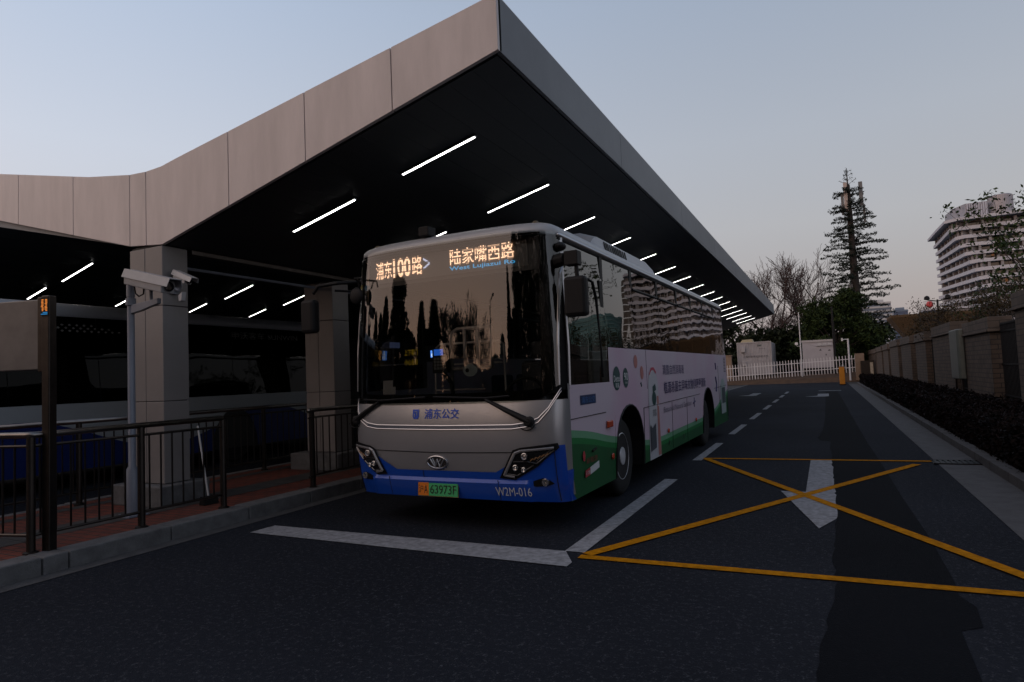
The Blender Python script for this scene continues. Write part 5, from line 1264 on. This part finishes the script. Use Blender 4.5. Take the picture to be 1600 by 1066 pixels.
def park_lamp():
    t = thing('park_lamp', 'dark twin headed lamp post behind the brick wall', 'street lamp', (6.15, 45, 0))
    m = MB(); m.tube([(0, 0, 0), (0, 0, 5.05)], [.07, .05], 8); m.build('pole', M_black, t)
    for s in (-1, 1):
        m = MB(); m.tube([(0, 0, 4.95), (s * .5, 0, 5.05)], .03, 6); m.lathe([(.05, 0), (.16, .04), (.13, .2), (.03, .26)], 10, 'Z', (s * .52, 0, 5.05)); m.build('lamp_head', M_black, t)
park_lamp()

# ------------------------------------------------------------------ buildings
M_conc_pale = pmat('pale_concrete', (.50, .53, .60), .7, 0, noise=.1, nscale=.3)
M_conc_grey = pmat('grey_concrete', (.33, .345, .39), .7, 0, noise=.15, nscale=.3)
M_winblue = pmat('facade_glass', (.025, .03, .035), .12, 0, coat=.3)
def hotel():
    t = thing('balcony_building', 'tall pale building with stacked curved balconies and a round tower beyond the wall', 'building', (40, 250, 0))
    FH = 2.72; N = 16; top = 45.8
    def plan(i, ex=0.0):
        c = 1.12 * i; return [(-.4 - ex, 36), (c * .5 - .3 - ex, 18), (c - .4 - ex * .8, 2.2 - ex * .3), (c + 1.5, 0 - ex), (31, -1.5 - ex), (31, 36)]
    for i in range(N):
        z = top - FH * (i + 1)
        P = plan(i, .5 if i == 0 else 0); m = MB()
        m.prism([(x, y, z - .28) for x, y in P], (0, 0, .34)); o = m.build('balcony_slab', M_conc_pale, t)
        # parapet along the outer edge
        m = MB()
        for a, b in zip(P[:4], P[1:5]):
            d = Vector((b[0] - a[0], b[1] - a[1], 0)); n = Vector((d.y, -d.x, 0)).normalized() * -.16
            m.prism([(a[0], a[1], z + .06), (b[0], b[1], z + .06), (b[0] + n.x, b[1] + n.y, z + .06), (a[0] + n.x, a[1] + n.y, z + .06)], (0, 0, .78))
        m.build('parapet', M_conc_pale, o)
        # recessed glazing and cross walls
        Q = [(x + 2.2, y + 2.4) for x, y in P]; m = MB()
        for a, b in zip(Q[:4], Q[1:5]): m.add([(a[0], a[1], z + .06), (b[0], b[1], z + .06), (b[0], b[1], z + FH - .28), (a[0], a[1], z + FH - .28)], [(0, 1, 2, 3)])
        m.build('window_band', M_winblue, t)
        m = MB()
        for a, b, k in zip(P[:4], P[1:5], (3, 4, 2, 7)):
            for j in range(k):
                f = (j + .5) / k; x = a[0] + (b[0] - a[0]) * f; y = a[1] + (b[1] - a[1]) * f; d = Vector((b[0] - a[0], b[1] - a[1], 0)).normalized(); n = Vector((-d.y, d.x, 0))
                if n.x + n.y < 0: n = -n
                p = Vector((x, y, z + .06)) + n * .25; q = Vector((x, y, z + .06)) + n * 2.8; w = d * .35
                m = MB(); m.prism([p - w, p + w, q + w, q - w], (0, 0, FH - .34)); m.build('cross_wall', pmat('pinkish_wall', (.25, .255, .275), .7), o)
        if i in (0, 4, 7):
            m = MB(); m.box(6 + i, 14 + i * .4, 2.2 + .05, 2.35, z + .3, z + 2.2); m.build('lit_room', emat('room_glow', (.75, .32, .15), .16), t)
    # crown: eave slab, ribbed penthouse, round tower
    P = plan(0, 2.2); m = MB(); m.prism([(x, y, top + .0) for x, y in P], (0, 0, .9)); m.build('eave', M_conc_pale, t)
    m = MB(); m.prism([(x, y, top + .9) for x, y in [(1.0, 20), (1.6, 10), (4.2, 3.2), (10.2, 2.8), (10.2, 20)]], (0, 0, 5.2)); m.build('penthouse', M_conc_grey, t)
    m = MB()
    for k in range(9): x = 4.6 + k * .62; m.box(x, x + .28, 2.70, 3.3, top + 1.2, top + 5.9)
    m.build('penthouse_ribs', M_conc_pale, t)
    m = MB(); m.lathe([(3.3, 0), (3.3, top + 7.6), (3.0, top + 7.9), (.01, top + 7.9)], 40, 'Z', (14.2, 6, 0)); tw = smooth_angle(m.build('round_tower', pmat('tower_cladding', (.36, .36, .39), .45, .2), t), 40)
    m = MB()
    for k in range(40):
        a = 2 * pi * k / 40; m.tube([(14.2 + 3.32 * cos(a), 6 + 3.32 * sin(a), 2), (14.2 + 3.32 * cos(a), 6 + 3.32 * sin(a), top + 7.6)], .07, 4, cap=False)
    m.build('tower_ribs', M_conc_grey, tw)
    m = MB(); m.box(24.6, 31, 4, 30, 0, top + 2.5); m.build('core', M_conc_grey, t)
    # lower terrace reaching out to the left with planters and a red ornament
    m = MB(); m.box(-10.5, 6, -6, 8, 17.2, 17.7); m.build('terrace_slab', M_conc_pale, t)
    m = MB()
    for k in range(30): x = -10.4 + k * .42; m.box(x, x + .07, -5.98, -5.9, 17.7, 20.1)
    m.box(-10.5, 2.5, -6, -5.9, 20.0, 20.15); m.build('terrace_railing', M_conc_grey, t)
    m = MB(); m.sphere((-8.9, -6.6, 19.0), 1.0, 16, 10, (1, .6, 1.1)); m.build('red_ornament', pmat('ornament_red', (.50, .05, .06), .5), t, smooth=True)
    m = MB(); m.box(-4, 4, -5, 8, 0, 17.2); m.build('podium', M_conc_grey, t)
    m = MB()
    for k in range(10): m.box(-3.8 + k * .78, -3.4 + k * .78, -5.05, -5, 3, 16.5)
    m.build('podium_windows', M_winblue, t)
hotel()
def tower(name, label, x, y, w, d, h, mat, band, bands, nfl, cat='building'):
    t = thing(name, label, cat, (x, y, 0)); m = MB(); m.box(-w / 2, w / 2, 0, d, 0, h); m.build('wall', mat, t)
    m = MB(); fh = h / nfl
    for k in range(nfl): m.box(-w / 2 - .25, w / 2 + .25, -.25, d + .2, k * fh + fh * .62, k * fh + fh * .62 + fh * bands)
    m.build('floor_bands', band, t); m = MB(); m.box(-w * .3, w * .3, d * .2, d * .8, h, h + h * .05); m.build('roof_plant', band, t); return t
tower('apartment_tower', 'distant blue grey tower with pale floor bands beside the antenna mast', 33.5, 520, 20, 20, 43, pmat('tower_blue', (.10, .14, .20), .4), pmat('band_pale', (.42, .45, .48), .6), .42, 15)
tower('apartment_tower', 'distant narrow blue tower right of the banded tower', 51, 540, 9, 14, 38, pmat('tower_deep_blue', (.05, .09, .17), .3), pmat('band_blue', (.16, .22, .30), .5), .25, 13)
tower('glass_tower', 'teal glass tower mirrored in the front side windows of the route bus', 84, 232, 14, 26, 31, pmat('teal_glass', (.10, .26, .28), .25), pmat('teal_band', (.18, .34, .35), .4), .2, 17)
tower('glass_tower', 'pale office tower mirrored beside the teal one in the bus side windows', 108, 240, 15, 24, 34, pmat('pale_glass', (.30, .33, .34), .35), pmat('teal_band', (.18, .34, .35), .4), .3, 18)

# ------------------------------------------------------------------ what stands behind the camera and shows in the windscreen
def polar(az, d): return (-3.6 - d * sin(rad(az)), 6 - d * cos(rad(az)), 0)
def conifer(label, az, d, h, w, seed, point=.55, n=5200, group='evergreens mirrored in the windscreen'):
    rnd = random.Random(seed); t = thing('conifer', label, 'tree', polar(az, d), 0, group); m = MB(); m.tube([(0, 0, -.2), (0, 0, h * .97)], [w * .16, .05], 8); m.build('trunk', M_bark, t)
    m = MB(); pts = []
    for k in range(n):
        u = rnd.random() ** 1.15; z = h * (.02 + .98 * u)
        r = w * (1 - u) ** point * (.85 + .15 * sin(z * 1.7 + seed)) * rnd.uniform(.35, 1.0); a = rnd.random() * 2 * pi; pts.append((r * cos(a), r * sin(a), z))
    quads_cloud(m, pts, .16 + h * .014, 0, rnd); m.build('crown', M_everdark, t, normals=False)
for q in (('broad dark block of cypress mirrored in the left of the bus windscreen', 43.0, 58, 16.0, 4.6, 1, .16, 8000), ('dark cypress mirrored beside the broad block in the windscreen', 49.0, 56, 13.5, 3.2, 7, .25), ('pointed dark cypress mirrored left of centre in the windscreen', 36.7, 57, 13.4, 1.5, 2, .5), ('twin pointed dark cypress mirrored at the centre of the windscreen', 34.9, 57, 13.6, 1.5, 3, .5),
          ('lower bushy cypress mirrored under the bare trees in the windscreen', 32.3, 55, 7.6, 3.0, 8, .3), ('low bushy cypress mirrored below the street lamp in the windscreen', 25.5, 53, 6.4, 4.0, 9, .3), ('slim spired dark cypress mirrored in the right of the windscreen', 15.5, 46, 14.8, 3.0, 4, .85), ('stout dark cypress mirrored beside the slim spired one', 19.5, 50, 9.5, 3.0, 10, .4),
          ('stout dark cypress mirrored at the right edge of the windscreen', 3.0, 44, 21, 4.8, 5, .16), ('wide dark cypress mirrored at the right corner of the windscreen', -9, 42, 21, 5.2, 11, .16), ('wide dark cypress mirrored around the right corner pillar', -28, 42, 22, 6, 12, .16), ('wide dark cypress mirrored at the left edge of the windscreen', 57, 54, 11.5, 4.5, 6, .3), ('rounded dark cypress mirrored at the left corner pillar', 66, 50, 9.5, 5, 13, .3), ('far rounded dark cypress mirrored behind the left mirror', 75, 50, 8.5, 5, 14, .3),
          ('dark cypress filling the gap left of the slim spired one in the windscreen', 22.5, 50, 7.5, 4.0, 15, .35), ('low dark cypress mirrored at the foot of the tall bare tree', 29.2, 54, 7.0, 4.0, 16, .3),
          ('dark cypress mirrored right of the slim spired one', 9.5, 44, 17.5, 3.8, 17, .2), ('dark cypress mirrored second from the right windscreen edge', -3.0, 43, 21.5, 4.8, 18, .16), ('dark cypress mirrored in the right curve of the windscreen', -18, 41, 22, 6.2, 19, .16), ('outermost dark cypress mirrored in the right curve of the windscreen', -37, 42, 22, 6, 20, .16), ('dark cypress mirrored beyond the right curve of the windscreen', -47, 42, 22, 6, 21, .16), ('dark cypress mirrored in the left curve of the windscreen', 52.5, 54, 11.5, 3.6, 22, .3),
          ('wide low cypress mirrored between the broad block and the pointed pair', 39.6, 60, 11.0, 3.6, 23, .25), ('wide low cypress mirrored left of the broad block', 46.3, 60, 11.0, 3.8, 24, .25), ('low cypress mirrored behind the pointed pair', 35.6, 62, 11.5, 2.2, 25, .2), ('cypress mirrored against the right flank of the slim spired one', 12.4, 47, 11.5, 3.2, 26, .25)): conifer(*q)
bare_tree(polar(32.2, 62), 17.5, 51, 'tall bare tree mirrored at the middle of the windscreen', depth=5, mat=M_bark, group='bare trees mirrored in the windscreen', min_r=.04, kids=(2, 4), r0=.14)
bare_tree(polar(28.6, 62), 15.5, 52, 'bare tree mirrored between the lamp and the slim cypress', depth=5, mat=M_bark, group='bare trees mirrored in the windscreen', min_r=.04, kids=(2, 4), r0=.14)
def lamp():
    t = thing('street_lamp', 'street lamp on a curved pole mirrored in the windscreen', 'street lamp', polar(24.0, 44)); m = MB(); m.tube([(0, 0, 0), (0, 0, 10.5), (.15, 0, 11.2), (.8, 0, 11.7)], [.14, .11, .10, .08], 8); m.build('pole', M_black, t); m = MB(); m.lathe([(.05, -.3), (.16, 0), (.05, .35)], 10, 'X', (1.0, 0, 11.72)); m.build('lamp_head', M_black, t)
lamp()
